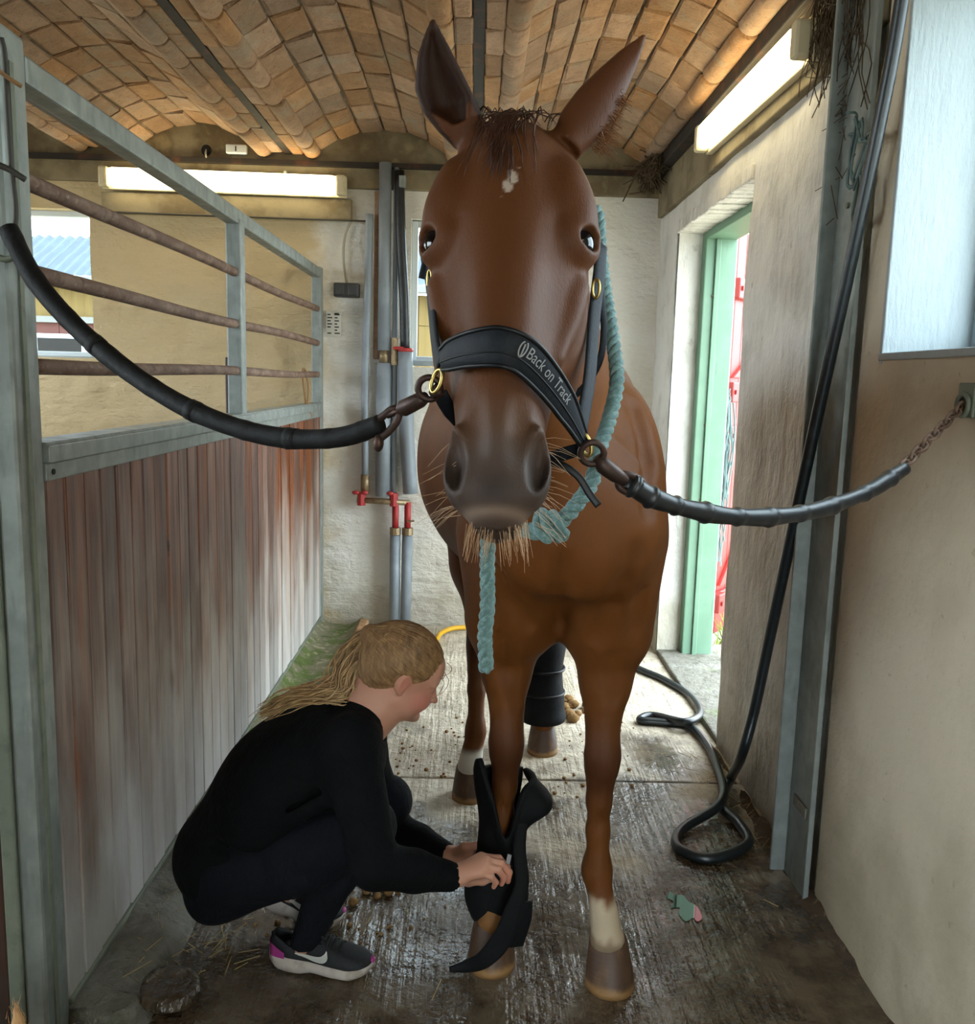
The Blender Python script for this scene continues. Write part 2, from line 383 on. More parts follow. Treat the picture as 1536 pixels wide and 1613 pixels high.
def brickbump(m, horiz, st=.35):
    t = NT.__new__(NT); t.m = m; t.t = m.node_tree; t.b = t.t.nodes['Principled BSDF']; t._pos = None
    sp = t.n('ShaderNodeSeparateXYZ'); t.l(t.pos(), sp.inputs[0]); cb = t.n('ShaderNodeCombineXYZ'); t.l(sp.outputs[horiz], cb.inputs[0]); t.l(sp.outputs[2], cb.inputs[1])
    br = t.n('ShaderNodeTexBrick'); br.inputs['Scale'].default_value = 1; br.inputs['Brick Width'].default_value = .235; br.inputs['Row Height'].default_value = .066; br.inputs['Mortar Size'].default_value = .009; br.inputs['Mortar Smooth'].default_value = .9
    t.l(cb.outputs[0], br.inputs['Vector']); inv = t.math('SUBTRACT', 1.0, br.outputs['Fac']); old = t.b.inputs['Normal'].links[0].from_socket
    o = t.bump(t.math('MULTIPLY', inv, t.ramp(t.noise(3.0), .35, .6, .15, 1.0)), st, .010, old); t.l(o, t.b.inputs['Normal'])
brickbump(M['whitewash_far'], 0, .12)
t = NT.__new__(NT); t.m = M['whitewash_far']; t.t = t.m.node_tree; t.b = t.t.nodes['Principled BSDF']; t._pos = None
old = t.b.inputs['Base Color'].links[0].from_socket; t.l(t.mix(t.ramp(t.math('ADD', t.axis(0), t.ramp(t.noise(5), .2, .8, -.1, .1)), -.72, -.98, 0, .8), old, '#b39a66'), t.b.inputs['Base Color'])
def emis(name, c, s):
    t = NT(name); t.b.inputs['Base Color'].default_value = c4(c); t.b.inputs['Emission Color'].default_value = c4(c); t.b.inputs['Emission Strength'].default_value = s
    return t.m
M['tube'] = emis('lamp_diffuser', (1.0, .84, .48), LAMP)
t = NT('window_glass'); t.t.nodes.remove(t.b)
mx = t.n('ShaderNodeMixShader'); mx.inputs[0].default_value = .07
tr = t.n('ShaderNodeBsdfTransparent'); tr.inputs[0].default_value = (.93, .97, .98, 1); gl = t.n('ShaderNodeBsdfGlossy'); gl.inputs['Roughness'].default_value = .05
t.l(tr.outputs[0], mx.inputs[1]); t.l(gl.outputs[0], mx.inputs[2]); t.l(mx.outputs[0], t.t.nodes['Material Output'].inputs[0]); M['glass'] = t.m

# wet concrete floor: dry and pale near the rear door, dark and wet towards the front
t = NT('wet_concrete'); b = t.b
wy = t.math('ADD', t.axis(1), t.ramp(t.noise(2.2), .2, .8, -.9, .9))
wet = t.ramp(wy, 3.3, 2.6, .05, 1.0)
n1 = t.noise(7, 6, .65); n2 = t.noise((46, 3.2, 3), 3, .55); n3 = t.noise(38, 4)
dry = t.mix(t.ramp(n1, .4, .65), '#b2a792', '#d0c6b2'); dry = t.mix(t.ramp(n3, .55, .7, 0, .5), dry, '#6b5a40')
wetc = t.mix(t.ramp(n1, .38, .62), '#3e3124', '#605342'); wetc = t.mix(t.ramp(n3, .56, .7, 0, .6), wetc, '#5d5445')
t.l(t.mix(wet, dry, wetc), b.inputs['Base Color'])
pud = t.math('MULTIPLY', t.ramp(t.noise(2.6, 3, .5), .47, .60), wet)
r0 = t.ramp(n1, .35, .65, .14, .36); wr = t.math('MULTIPLY', r0, t.math('SUBTRACT', 1.0, t.math('MULTIPLY', pud, .82)))
rr = t.n('ShaderNodeMix', data_type='FLOAT'); t.l(wet, rr.inputs[0]); rr.inputs[2].default_value = .8; t.l(wr, rr.inputs[3])
t.l(rr.outputs[0], b.inputs['Roughness'])
hb = t.math('ADD', t.math('MULTIPLY', n2, .6), t.math('ADD', t.math('MULTIPLY', n3, .6), t.math('MULTIPLY', n1, .5)))
bp = t.n('ShaderNodeBump'); bp.inputs['Distance'].default_value = .022; t.l(hb, bp.inputs['Height'])
t.l(t.math('SUBTRACT', .85, t.math('MULTIPLY', pud, .62)), bp.inputs['Strength']); t.l(bp.outputs[0], b.inputs['Normal'])
b.inputs['Coat Roughness'].default_value = .07; b.inputs['Coat IOR'].default_value = 1.4
t.l(t.math('MULTIPLY', wet, t.ramp(t.noise(4.5, 4, .6), .40, .62, .15, 1.0)), b.inputs['Coat Weight'])
bp2 = t.n('ShaderNodeBump'); bp2.inputs['Distance'].default_value = .012; bp2.inputs['Strength'].default_value = .45; t.l(hb, bp2.inputs['Height']); t.l(bp2.outputs[0], b.inputs['Coat Normal'])
M['floor'] = t.m

def struct(name, mb, m, parent=None, smooth=False, bevel=0.):
    o = mb.build(name, m, parent, smooth, bevel)
    if parent is None: o['kind'] = 'structure'
    return o
def wob(mb, y0, y1, x0, x1, z0, z1, axis, amp, seed, step=.06):
    """one-sided uneven plaster sheet in front of a wall: axis 'x' sheet at x0, 'y' sheet at y0"""
    if axis == 'x':
        A = np.linspace(y0, y1, max(2, int((y1-y0)/step)+1)); B = np.linspace(z0, z1, max(2, int((z1-z0)/step)+1))
        G = np.array([[(x0, a, b) for b in B] for a in A])
        n = vnoise(G.reshape(-1, 3), 6, seed).reshape(G.shape[:2])+.6*vnoise(G.reshape(-1, 3), 17, seed+1).reshape(G.shape[:2])
        G[..., 0] -= amp*np.clip(n+.8, 0, 3)
        mb.grid(G)
    else:
        A = np.linspace(x0, x1, max(2, int((x1-x0)/step)+1)); B = np.linspace(z0, z1, max(2, int((z1-z0)/step)+1))
        G = np.array([[(a, y0, b) for b in B] for a in A])
        n = vnoise(G.reshape(-1, 3), 6, seed).reshape(G.shape[:2])+.6*vnoise(G.reshape(-1, 3), 17, seed+1).reshape(G.shape[:2])
        G[..., 1] -= amp*np.clip(n+.8, 0, 3)
        mb.grid(G[::-1])
    return mb

# ------------------------------------------------------------------ floor: two cast slabs with a joint, yard outside
YB, XR, XP = 5.10, 1.0, -.86
fl = struct('floor', MB().box(-3.3, 1.3, -2.6, 5.4, -.16, -.012), M['floor'])
MB().box(-3.3, 1.3, -2.6, 3.088, -.06, 0).build('slab', M['floor'], fl, bevel=.006)
MB().box(-3.3, 1.3, 3.10, 5.4, -.06, 0).build('slab', M['floor'], fl, bevel=.006)
struct('ground', MB().box(1.3, 40, -30, 60, -.3, -.03).box(-40, 1.3, 5.4, 60, -.3, -.03).box(-40, -3.3, -30, 5.4, -.3, -.03).box(-3.3, 1.3, -30, -2.6, -.3, -.03), M['yard'])

# ------------------------------------------------------------------ back wall with two windows
def wall_panels(mb, us, zs, holes, mk):
    for i in range(len(us)-1):
        for j in range(len(zs)-1):
            if (i, j) not in holes: mk(mb, us[i], us[i+1], zs[j], zs[j+1])
W1 = (-2.82, -2.15, 1.515, 2.33); W2 = (-.375, .25, 1.54, 2.32)
mb = MB(); us = [-3.3, W1[0], W1[1], W2[0], W2[1], 1.3]; zs = [-.1, 1.515, 2.325, 2.9]
def yb(m, a, b, c, d): m.box(a, b, YB+.02, YB+.32, c, d); wob(m, YB+.018, 0, a, b, c, d, 'y', .011 if b < -.3 else .006, 3, .04)
wall_panels(mb, us, zs, {(1, 1), (3, 1)}, yb)
wb = struct('wall_back', mb, M['whitewash_far'])
# lime-rendered tympanum under the vault ends, darker and stained, with a timber plate below it
x0 = -3.3
struct('trim_1', MB().box(-3.3, 1.0, YB-.02, YB+.02, 2.47, 2.80), M['tympanum'], bevel=.004)
struct('trim_2', MB().box(-3.3, 1.02, YB-.05, YB-.02, 2.575, 2.602), M['rustbeam'])
def window(name, W, yy, mull=0):
    a, b, c, d = W
    f = MB(); e = .035
    f.box(a, a+e, yy, yy+.05, c, d).box(b-e, b, yy, yy+.05, c, d).box(a+e, b-e, yy, yy+.05, c, c+e).box(a+e, b-e, yy, yy+.05, d-e, d)
    if mull:
        xm = a+(b-a)*mull; f.box(xm-.014, xm+.014, yy, yy+.05, c+e, d-e)
    o = struct(name, f, M['frame_white'], bevel=.004)
    MB().box(a+e, b-e, yy+.02, yy+.026, c+e, d-e).build('pane', M['glass'], o)
    MB().box(a-.02, b+.02, yy-.06, yy, c-.02, c+.012).build('window_sill', M['frame'], o, bevel=.004)
    return o
window('window_1', W1, YB+.10); window('window_2', W2, YB+.06, .42)

# ------------------------------------------------------------------ right wall: near window, pillar stretch, rear door
DY0, DY1, DZ = 3.43, 4.66, 2.27
WY0, WY1, WZ = .95, 2.215, 1.535
mb = MB()
def xb(m, a, b, c, d): m.box(XR+.02, XR+.32, a, b, c, d); wob(m, a, b, XR+.018, 0, c, d, 'x', .006, 9)
ys = [2.33, DY0, DY1, YB+.3]
wall_panels(mb, ys, [-.1, DZ, 2.9], {(1, 0)}, xb)
wr_ = struct('wall_right', mb, M['whitewash'])
mb = MB(); ys = [-2.6, WY0, WY1, 2.33]
def xn(m, a, b, c, d): m.box(XR, XR+.32, a, b, c, d)
wall_panels(mb, ys, [-.1, WZ, 2.45, 2.9], {(1, 1)}, xn)
wn = struct('wall_right_near', mb, M['plaster'])
# whitewashed lining of the near window opening
mb = MB(); wob(mb, 0, 0, 0, 0, 0, 0, 'x', 0, 1) if False else None
mb = MB().box(XR-.004, XR+.30, WY1-.012, WY1+.004, WZ-.02, 2.45).box(XR-.008, XR+.30, WY0, WY1, WZ-.012, WZ+.006).box(XR-.004, XR+.30, WY0-.004, WY0+.012, WZ, 2.45).box(XR-.004, XR+.30, WY0, WY1, 2.44, 2.455)
struct('trim_3', mb, M['reveal'], bevel=.003)
f = MB(); xx = XR+.212; e = .045
f.box(xx, xx+.05, WY0+.012, WY0+.012+e, WZ+.006, 2.44).box(xx, xx+.05, WY1-.012-e, WY1-.012, WZ+.006, 2.44).box(xx, xx+.05, WY0+e, WY1-e, WZ+.006, WZ+.006+e).box(xx, xx+.05, WY0+e, WY1-e, 2.44-e, 2.44).box(xx, xx+.05, 1.56, 1.59, WZ+.05, 2.40)
o = struct('window_3', f, M['frame'], bevel=.004)
MB().box(xx+.02, xx+.026, WY0+e+.01, 1.56, WZ+.05, 2.44-e).build('pane', M['glass'], o)
MB().box(xx+.02, xx+.026, 1.59, WY1-e-.01, WZ+.05, 2.44-e).build('pane', M['glass'], o)
# soldier-brick soffit over the rear door
y = DY0
bm = MB().box(-.031, .031, -.15, .15, -.06, 0).mesh('lintel_brick')
k = 0
while y < DY1-.03:
    o = link('brick', bm, M['whitewash'], wr_, bevel=.006); o.rotation_euler = (0, 0, math.pi/2+random.uniform(-.02, .02)); o.location = (XR+.155, y+.035, DZ+.006+random.uniform(-.004, .004)); y += .069; k += 1
# green door frame and threshold
d1 = struct('door_1', MB().box(1.14, 1.30, DY1-.07, DY1+.01, .0, DZ-.08), M['green'], bevel=.006)
MB().box(1.14, 1.30, DY0-.01, DY0+.07, 0, DZ-.08).build('door_jamb', M['green'], d1, bevel=.006)
MB().box(1.14, 1.30, DY0-.01, DY1+.01, DZ-.09, DZ).build('door_head', M['green'], d1, bevel=.006)
MB().box(1.19, 1.215, DY1-.085, DY1-.07, .0, DZ-.09).build('door_stop', M['green'], d1, bevel=.003)
MB().box(1.02, 1.34, DY0, DY1, -.06, .028).build('threshold', M['concrete'], d1, bevel=.008)
for zz in (.5, .86, 1.25, 1.62, 1.9):
    MB().cyl((1.17+.05*random.random(), DY1-.072, zz), (1.17+.05*random.random(), DY1-.074, zz), .006, 8).build('nail_head', M['rust'], d1)
# red leaf standing open outside
L0 = np.array([1.36, 4.95]); dv = np.array([.62, .785]); nv = np.array([dv[1], -dv[0]])
def leafbox(mb, s0, s1, n0, n1, z0, z1):
    q = lambda s, n, z: (*(L0+dv*s+nv*n), z)
    return mb.hexa([q(s0, n0, z0), q(s1, n0, z0), q(s1, n1, z0), q(s0, n1, z0), q(s0, n0, z1), q(s1, n0, z1), q(s1, n1, z1), q(s0, n1, z1)])
leaf = thing('stable_door', 'red painted plank door standing open in the yard behind the green frame', 'door', (*L0, 0))
s = 0
for i in range(9):
    leafbox(MB(), s+.001, s+.118, -.045, 0, .01, 2.30).build('plank', M['red'], leaf, bevel=.004); s += .12
for zz in (.22, 1.18, 1.42, 1.98): leafbox(MB(), .05, 1.0, 0, .025, zz-.05, zz+.05).build('ledge', M['red'], leaf, bevel=.005)
mbx = MB(); q = lambda s, n, z: (*(L0+dv*s+nv*n), z)
mbx.hexa([q(.12, 0, .30), q(.24, 0, .30), q(.98, 0, 1.08), q(.86, 0, 1.08), q(.12, .022, .30), q(.24, .022, .30), q(.98, .022, 1.08), q(.86, .022, 1.08)]).build('brace', M['red'], leaf, bevel=.004)
MB().hexa([q(.12, 0, 1.50), q(.24, 0, 1.50), q(.98, 0, 1.90), q(.86, 0, 1.90), q(.12, .022, 1.50), q(.24, .022, 1.50), q(.98, .022, 1.90), q(.86, .022, 1.90)]).build('brace', M['red'], leaf, bevel=.004)
for zz in (.22, 1.18, 1.42, 1.98):
    br = leafbox(MB(), .005, .10, .0, .07, zz-.055, zz+.055); o = br.build('hinge_block', M['red_dark'], leaf, bevel=.006)
    leafbox(MB(), .03, .05, .07, .08, zz-.012, zz+.012).build('bolt', M['red_dark'], o)

# ------------------------------------------------------------------ left box walls and the end behind the photographer
mb = MB(); wall_panels(mb, [-2.6, -.4, 2.15, 3.65, 4.7, 5.4], [-.1, 1.2, 2.45, 2.9], {(1, 1), (3, 1)}, lambda m, a, b, c, d: m.box(-3.55, -3.3, a, b, c, d))  # unseen openings, added and placed to throw daylight on the right wall
struct('wall_left', mb, M['whitewash_far'])
mb = MB(); wall_panels(mb, [-3.3, .10, .98, 1.3], [-.1, 2.3, 2.9], {(1, 0)}, lambda m, a, b, c, d: m.box(a, b, -1.65, -1.4, c, d))  # opening out of view, sized for sky fill from the front
struct('wall_rear', mb, M['whitewash'])

# ------------------------------------------------------------------ vaulted brick ceiling
VAL = [-3.07, -2.03, -1.045, -.015, 1.03]; ZV, RISE, HB = 2.635, .12, .165
def vault(xa, xb, n=13):
    """underside points between the skews of two beams"""
    u = np.linspace(0, 1, n); X = xa+HB+(xb-xa-2*HB)*u; Z = ZV+.02+RISE*(1-(2*u-1)**2)
    return X, Z
prof = [(-3.4, ZV+.012)]
for i in range(4):
    X, Z = vault(VAL[i], VAL[i+1]); prof += [(VAL[i]-HB, ZV+.012)] if i == 0 else []
    prof += [(VAL[i]+HB-.002, ZV+.012)]+[(x, z+.012) for x, z in zip(X, Z)]+[(VAL[i+1]-HB+.002, ZV+.012)]
prof += [(1.32, ZV+.012)]
mb = MB(); n = len(prof)
V = [(x, -2.6, z) for x, z in prof]+[(x, 5.42, z) for x, z in prof]+[(x, -2.6, 3.05) for x, z in prof]+[(x, 5.42, 3.05) for x, z in prof]
mb.add(V, [(i, i+1, n+i+1, n+i) for i in range(n-1)]+[(2*n+i, 3*n+i, 3*n+i+1, 2*n+i+1) for i in range(n-1)]+[(0, n, 3*n, 2*n), (n-1, 3*n-1, 4*n-1, 2*n-1)])
ce = struct('ceiling', mb, M['mortar'])
def chbrick(wx, ly, th=.03, c=.007, seed=0):
    r = random.Random(seed); j = lambda a=.004: r.uniform(-a, a)
    V = []
    for (ww, ll, z) in ((wx/2, ly/2, th), (wx/2, ly/2, c), (wx/2-c, ly/2-c, 0)):
        for sx, sy in ((-1, -1), (1, -1), (1, 1), (-1, 1)): V.append((sx*ww+j(), sy*ll+j(), z+j(.0025)))
    return MB().add(V, [(11, 10, 9, 8)]+[(a+4, b+4, b, a) for a, b in ((0, 1), (1, 2), (2, 3), (3, 0))]+[(a+8, b+8, b+4, a+4) for a, b in ((0, 1), (1, 2), (2, 3), (3, 0))]).mesh('brick')
bricks = [chbrick(.108, .226, seed=i) for i in range(6)]; flats = [chbrick(.062, .226, .02, .005, seed=20+i) for i in range(4)]
rollm = MB(); ng = 9
V = []
for yy in (-.113, -.105, .105, .113):
    rr_ = .046 if abs(yy) > .11 else .05
    for k in range(ng):
        a = math.pi*k/(ng-1); V.append((rr_*math.cos(a)*.92, yy, -rr_*math.sin(a)*.85))
rollm.add(V, [(i*ng+k+1, i*ng+k, (i+1)*ng+k, (i+1)*ng+k+1) for i in range(3) for k in range(ng-1)]+[tuple(range(ng)), tuple(range(4*ng-1, 3*ng-1, -1))])
rollm = rollm.mesh('roll_brick')
YC0, YC1, LB = 3.0, 5.09, .236
nrow = int((YC1-YC0)/LB)
rest = MB()
def addb(me_, loc, ry, sx_):
    c_, s_ = math.cos(ry), math.sin(ry); V_ = [(loc[0]+(v.co.x*sx_)*c_+v.co.z*s_, loc[1]+v.co.y, loc[2]-(v.co.x*sx_)*s_+v.co.z*c_) for v in me_.vertices]
    rest.add(V_, [tuple(p.vertices) for p in me_.polygons])
for i in range(4):
    X, Z = vault(VAL[i], VAL[i+1], 200); sl = np.concatenate([[0], np.cumsum(np.hypot(np.diff(X), np.diff(Z)))]); L = sl[-1]
    nr = int(round(L/.116)); wdt = L/nr
    for r in range(nr):
        sc = (r+.5)*wdt; xc, zc = np.interp(sc, sl, X), np.interp(sc, sl, Z)
        xa, za, xb_, zb = np.interp(sc-.03, sl, X), np.interp(sc-.03, sl, Z), np.interp(sc+.03, sl, X), np.interp(sc+.03, sl, Z)
        ang = math.atan2(zb-za, xb_-xa); off = random.choice((0, .118, .06))
        for j in range(nrow+13):
            yc = YC1-LB/2-j*LB+off-.118*(off > 0)
            if yc > YC1-.05 or yc < YC0-.1 or (i == 0 and r < nr-3):
                if yc <= YC1-.05: addb(random.choice(bricks), (xc, yc, zc-.004+random.uniform(-.003, .004)), -ang+random.uniform(-.03, .03), wdt/.116)
                continue
            o = link('brick', random.choice(bricks), M['brick'], ce); o.location = (xc, yc, zc-.004+random.uniform(-.003, .004)); o.rotation_euler = (random.uniform(-.015, .015), -ang+random.uniform(-.03, .03), random.uniform(-.015, .015)); o.scale = (wdt/.116, 1, 1)
for i, xv in enumerate(VAL):
    if i == 0: continue
    for j in range(nrow+13):
        yc = YC1-LB/2-j*LB
        if yc < YC0-.1:
            for sx in (-1, 1): addb(random.choice(flats), (xv+sx*.055, yc+.05*sx, ZV), 0, 1); addb(rollm, (xv+sx*.131, yc, ZV+.022), 0, 1)
            continue
        for sx in (-1, 1):
            if sx > 0 and i == 4: continue
            o = link('brick', random.choice(flats), M['brick'], ce); o.location = (xv+sx*.055, yc+.05*sx, ZV+random.uniform(-.003, .003)); o.rotation_euler = (0, random.uniform(-.03, .03), random.uniform(-.01, .01))
            o = link('roll_brick', rollm, M['brick'], ce, smooth=True); o.location = (xv+sx*.131, yc+random.uniform(-.02, .02), ZV+.022+random.uniform(-.003, .003)); o.rotation_euler = (random.uniform(-.01, .01), random.uniform(-.06, .06), random.uniform(-.015, .015))
    MB().box(xv-.02, xv+.02, -.2, 5.09, ZV+.003, ZV+.02).build('beam_flange', M['rustbeam'], ce)
rest.build('brick_rest', M['brick'], ce, kind='stuff')
# steel edge beam and board along the top of the right wall
struct('trim_4', MB().box(.93, 1.03, -1.4, 5.08, 2.565, 2.645), M['rustbeam'], bevel=.006)
struct('trim_5', MB().box(.985, 1.025, 2.35, 5.09, 2.36, 2.565), M['tympanum'], bevel=.006)

# ------------------------------------------------------------------ partition of the box on the left
pt = thing('stall_partition', 'box partition of brown vertical planks in a galvanised frame with rusty bars', 'partition', (XP-.03, 3.4, 0))
MB().box(-.905, XP, 1.69, 1.79, .0, 2.06).build('post', M['galv'], pt, bevel=.008)
MB().box(-.935, -.905, 1.685, 1.795, .0, 2.3).build('post_channel', M['galv_old'], pt, bevel=.004)
MB().box(-.862, XP+.004, 1.72, 1.735, .05, 2.0).build('post_rib', M['galv_old'], pt)
MB().box(-.91, XP+.004, 3.31, 3.38, 1.30, 2.0).build('post', M['galv'], pt, bevel=.006)
MB().box(-.91, XP+.004, 5.0, 5.07, .03, 2.04).build('post', M['galv'], pt, bevel=.006)
MB().box(-.91, XP, 1.79, 5.0, 1.982, 2.034).build('top_rail', M['galv'], pt, bevel=.006)
for zz in (1.812, 1.632, 1.457):
    n = 60; pts = np.stack([np.full(n, XP-.02), np.linspace(1.78, 5.02, n), zz+.004*np.sin(np.linspace(0, 9, n)+zz*20)], 1)
    MB().tube(pts, .017, 10).build('bar', M['rust'], pt, smooth=True)
MB().box(-.905, XP+.012, 1.79, 5.0, 1.262, 1.298).box(-.895, XP+.004, 1.79, 5.0, 1.225, 1.262).build('plank_rail', M['galv'], pt, bevel=.003)
MB().box(-.925, XP+.006, 1.79, 5.0, 1.296, 1.304).build('rail_lip', M['galv'], pt)
MB().cyl((XP+.004, 1.815, 1.243), (XP+.007, 1.815, 1.243), .006, 8).build('rail_hole', M['dark'], pt)
MB().box(-.91, XP+.006, 1.79, 5.0, .066, .08).build('base_channel', M['galv_old'], pt, bevel=.003)
y = 1.792; pm = {}
k = 0
while y < 4.995:
    wd = min(random.uniform(.078, .108), 5.0-y); dx = random.uniform(-.003, .002)
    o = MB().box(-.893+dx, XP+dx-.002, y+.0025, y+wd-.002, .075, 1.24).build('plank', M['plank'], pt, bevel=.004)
    y += wd; k += 1
# stall front beyond the corner post
sf = thing('stall_front', 'dark brown boarded stall front at the left edge beside the galvanised post', 'stall front', (-1.5, 1.7, 0))
for i in range(8): MB().box(-.94-.13*(i+1)+.002, -.94-.13*i-.002, 1.70, 1.735, .02, 1.24).build('plank', M['plank_dark'], sf, bevel=.004)
MB().box(-1.98, -.936, 1.69, 1.745, 1.24, 1.285).build('rail', M['galv_old'], sf, bevel=.004)
MB().box(-1.98, -.936, 1.69, 1.745, 1.98, 2.03).build('rail', M['galv_old'], sf, bevel=.004)
for i in range(7): MB().tube([(-1.02-.14*i, 1.717, 1.28), (-1.02-.14*i, 1.717, 1.99)], .012, 8).build('bar', M['rust'], sf, smooth=True)
G = np.array([[(x_, y_, 0) for x_ in np.linspace(.90, 1.002, 9)] for y_ in np.linspace(.9, 3.42, 90)]); nz_ = vnoise(G.reshape(-1, 3), 14, 31).reshape(G.shape[:2])+.7*vnoise(G.reshape(-1, 3), 45, 33).reshape(G.shape[:2])
G[..., 2] = -.004+np.clip((G[..., 0]-.965+.022*nz_)/.05, 0, 1)**1.3*(.026+.014*nz_)
M['dirt'] = mat('wall_foot_dirt', '#4a3a28', .8, layers=[('#2c2117', 20, .45, .65, .7), ('#7d6e55', 34, .55, .7, .6)], bumps=[(60, .8, .01)])
struct('trim_8', MB().grid(np.transpose(G, (1, 0, 2))), M['dirt'], smooth=True)
# kerb under the partition, near part of concrete, far part a mossy gutter
def lump(name, xa, xb, ya, yb_, h, m, seed, step=.03, amp=.012, skirt=.0):
    A = np.linspace(xa, xb, max(3, int((xb-xa)/step))); B = np.linspace(ya, yb_, max(3, int((yb_-ya)/step)))
    G = np.array([[(a, b_, h) for b_ in B] for a in A]); n = vnoise(G.reshape(-1, 3), 18, seed).reshape(G.shape[:2])+.7*vnoise(G.reshape(-1, 3), 50, seed+3).reshape(G.shape[:2])
    G[..., 2] += amp*n
    return G
G = lump('', -.93, -.70, 1.78, 3.1, .062, None, 5); s = sm((-.70-G[..., 0])/.07); G[..., 2] = -.01+(G[..., 2]+.01)*s; G[..., 0] += .02*vnoise(G.reshape(-1, 3), 9, 8).reshape(G.shape[:2])*(1-s)
struct('trim_6', MB().grid(np.transpose(G, (1, 0, 2))[:, ::-1][:, ::-1]), M['concrete'], smooth=True)
G = lump('', -.93, -.60, 3.08, 5.08, .05, None, 15, amp=.008); u = (G[..., 0]+.93)/.33
G[..., 2] = .012*(G[..., 2]/.05)+.055*np.exp(-((u-.12)/.13)**2)+.045*np.exp(-((u-.92)/.12)**2)-.0
G[..., 2] *= 1-.98*(u > .985)
gut = struct('trim_7', MB().grid(np.transpose(G, (1, 0, 2))), M['moss'], smooth=True)
y = 3.9
while y < 4.95:
    o = MB().box(-.635, -.585, y, y+.215, .0, .065).build('brick', M['brick'], gut, bevel=.008); y += .225
# ------------------------------------------------------------------ horse
def unit(v): v = np.array(v, float); return v/np.linalg.norm(v)
horse = thing('horse', 'chestnut horse with a small white star standing tied between two black cross ties', 'horse', (.2, 2.6, 0))
HO = P(803, 250, y=1.345); HN = P(780, 745, y=1.125)
Ha = unit(HN-HO); Hw = unit(np.array([math.cos(.10), -math.sin(.10), 0])); Hw = unit(Hw-Ha*(Hw@Ha)); Hn = np.cross(Ha, Hw)
def hp(t, w_, n): return HO+Ha*t+Hw*w_+Hn*n
S = SDF(gaxis((-.22, -.13, .008), (-.13, .29, .0036), (.29, .56, .008)),
        gaxis((1.03, 1.52, .0036), (1.52, 1.9, .008), (1.9, 2.2, .0065), (2.2, 3.7, .013)),
        gaxis((.0, .9, .0075), (.9, 1.2, .009), (1.2, 2.02, .0036)))
# trunk
S.loft((0, 0, 0), (0, 1, 0), (1, 0, 0), (0, 0, 1), [
    (1.90, .222, .16, 1.01, 1.33), (1.95, .222, .195, .985, 1.38), (2.1, .222, .215, .93, 1.47), (2.3, .215, .225, .875, 1.575),
    (2.5, .195, .27, .84, 1.60), (2.75, .165, .325, .825, 1.555), (2.95, .15, .34, .83, 1.54), (3.15, .15, .32, .89, 1.56), (3.35, .15, .27, .98, 1.52), (3.5, .15, .19, 1.08, 1.42), (3.58, .15, .09, 1.15, 1.3)], k=.04, ex=2.15)
S.ell((.222, 1.895, 1.15), (.155, .085, .165), .06)
# neck
NA = np.array([.062, 1.505, 1.72]); NB = np.array([.222, 2.22, 1.22]); nt = unit(NB-NA); nw = unit(np.cross(nt, [0, 0, 1])); nw = nw if nw[0] > 0 else -nw; nn = np.cross(nt, nw)
nn = nn if nn[2] > 0 else -nn
S.loft(NA, nt, nw, nn, [(-.05, 0, .072, -.10, .12), (.06, 0, .085, -.14, .17), (.3, 0, .095, -.19, .23), (.55, .0, .12, -.25, .29), (.75, 0, .16, -.27, .30), (.9, 0, .2, -.25, .3)], k=.07, ex=2.1)
# shoulders, breast and hindquarters
for sx, y_ in ((1, 0), (-1, .03)):
    cx_ = .222+sx*.128
    S.ell((cx_, 2.10+y_, 1.16), (.095, .17, .27), .06); S.cone((.222+sx*.085, 1.945+y_, 1.10), (.222+sx*.112, 2.065+y_, .87), .105, .078, .05)
    S.ell((.15+sx*.17, 3.25, 1.18), (.15, .25, .34), .08)
def foreleg(x0, x1, x2, x3, y0, ra=.076):
    """x at elbow, knee, fetlock, coronet; y0 of the cannon"""
    S.chain([(x0, y0+.10, 1.06), (x0, y0+.06, .86)], [.11, ra], .11, ys=1.15)
    S.chain([(x0, y0+.06, .86), ((x0*.6+x1*.4), y0+.035, .74), (x1, y0+.012, .62)], [ra, .056, .042], .04, ys=1.15)
    S.ell((x1, y0-.005, .565), (.0455, .047, .06), .022)
    S.chain([(x1, y0+.008, .52), (x1, y0+.015, .44), (x1*.5+x2*.5, y0+.02, .36), (x2, y0+.015, .30)], [.039, .0285, .0265, .0285], .02, ys=1.25)
    S.ell((x2, y0+.022, .262), (.037, .046, .043), .02)
    S.chain([(x2, y0+.012, .245), (x3*.7+x2*.3, y0-.022, .16), (x3, y0-.036, .105)], [.033, .031, .043], .022)
foreleg(.335, .327, .330, .355, 2.03, .08)
foreleg(.092, .098, .090, .078, 2.10, .088)
def hindleg(x0, x3, y0):
    S.chain([(x0, y0+.22, 1.02), (x0, y0+.14, .80), (x0, y0+.16, .62)], [.15, .095, .05], .06, ys=1.3)
    S.ell((x0, y0+.155, .55), (.042, .06, .07), .03)
    S.chain([(x0, y0+.13, .50), (x0, y0+.07, .36), (x0, y0+.04, .26)], [.042, .03, .03], .02, ys=1.2)
    S.ell((x0, y0+.035, .225), (.038, .045, .045), .02); S.chain([(x0, y0+.03, .21), (x3, y0-.01, .11)], [.033, .044], .02)
hindleg(.03, .012, 2.97); hindleg(.30, .30, 3.37)
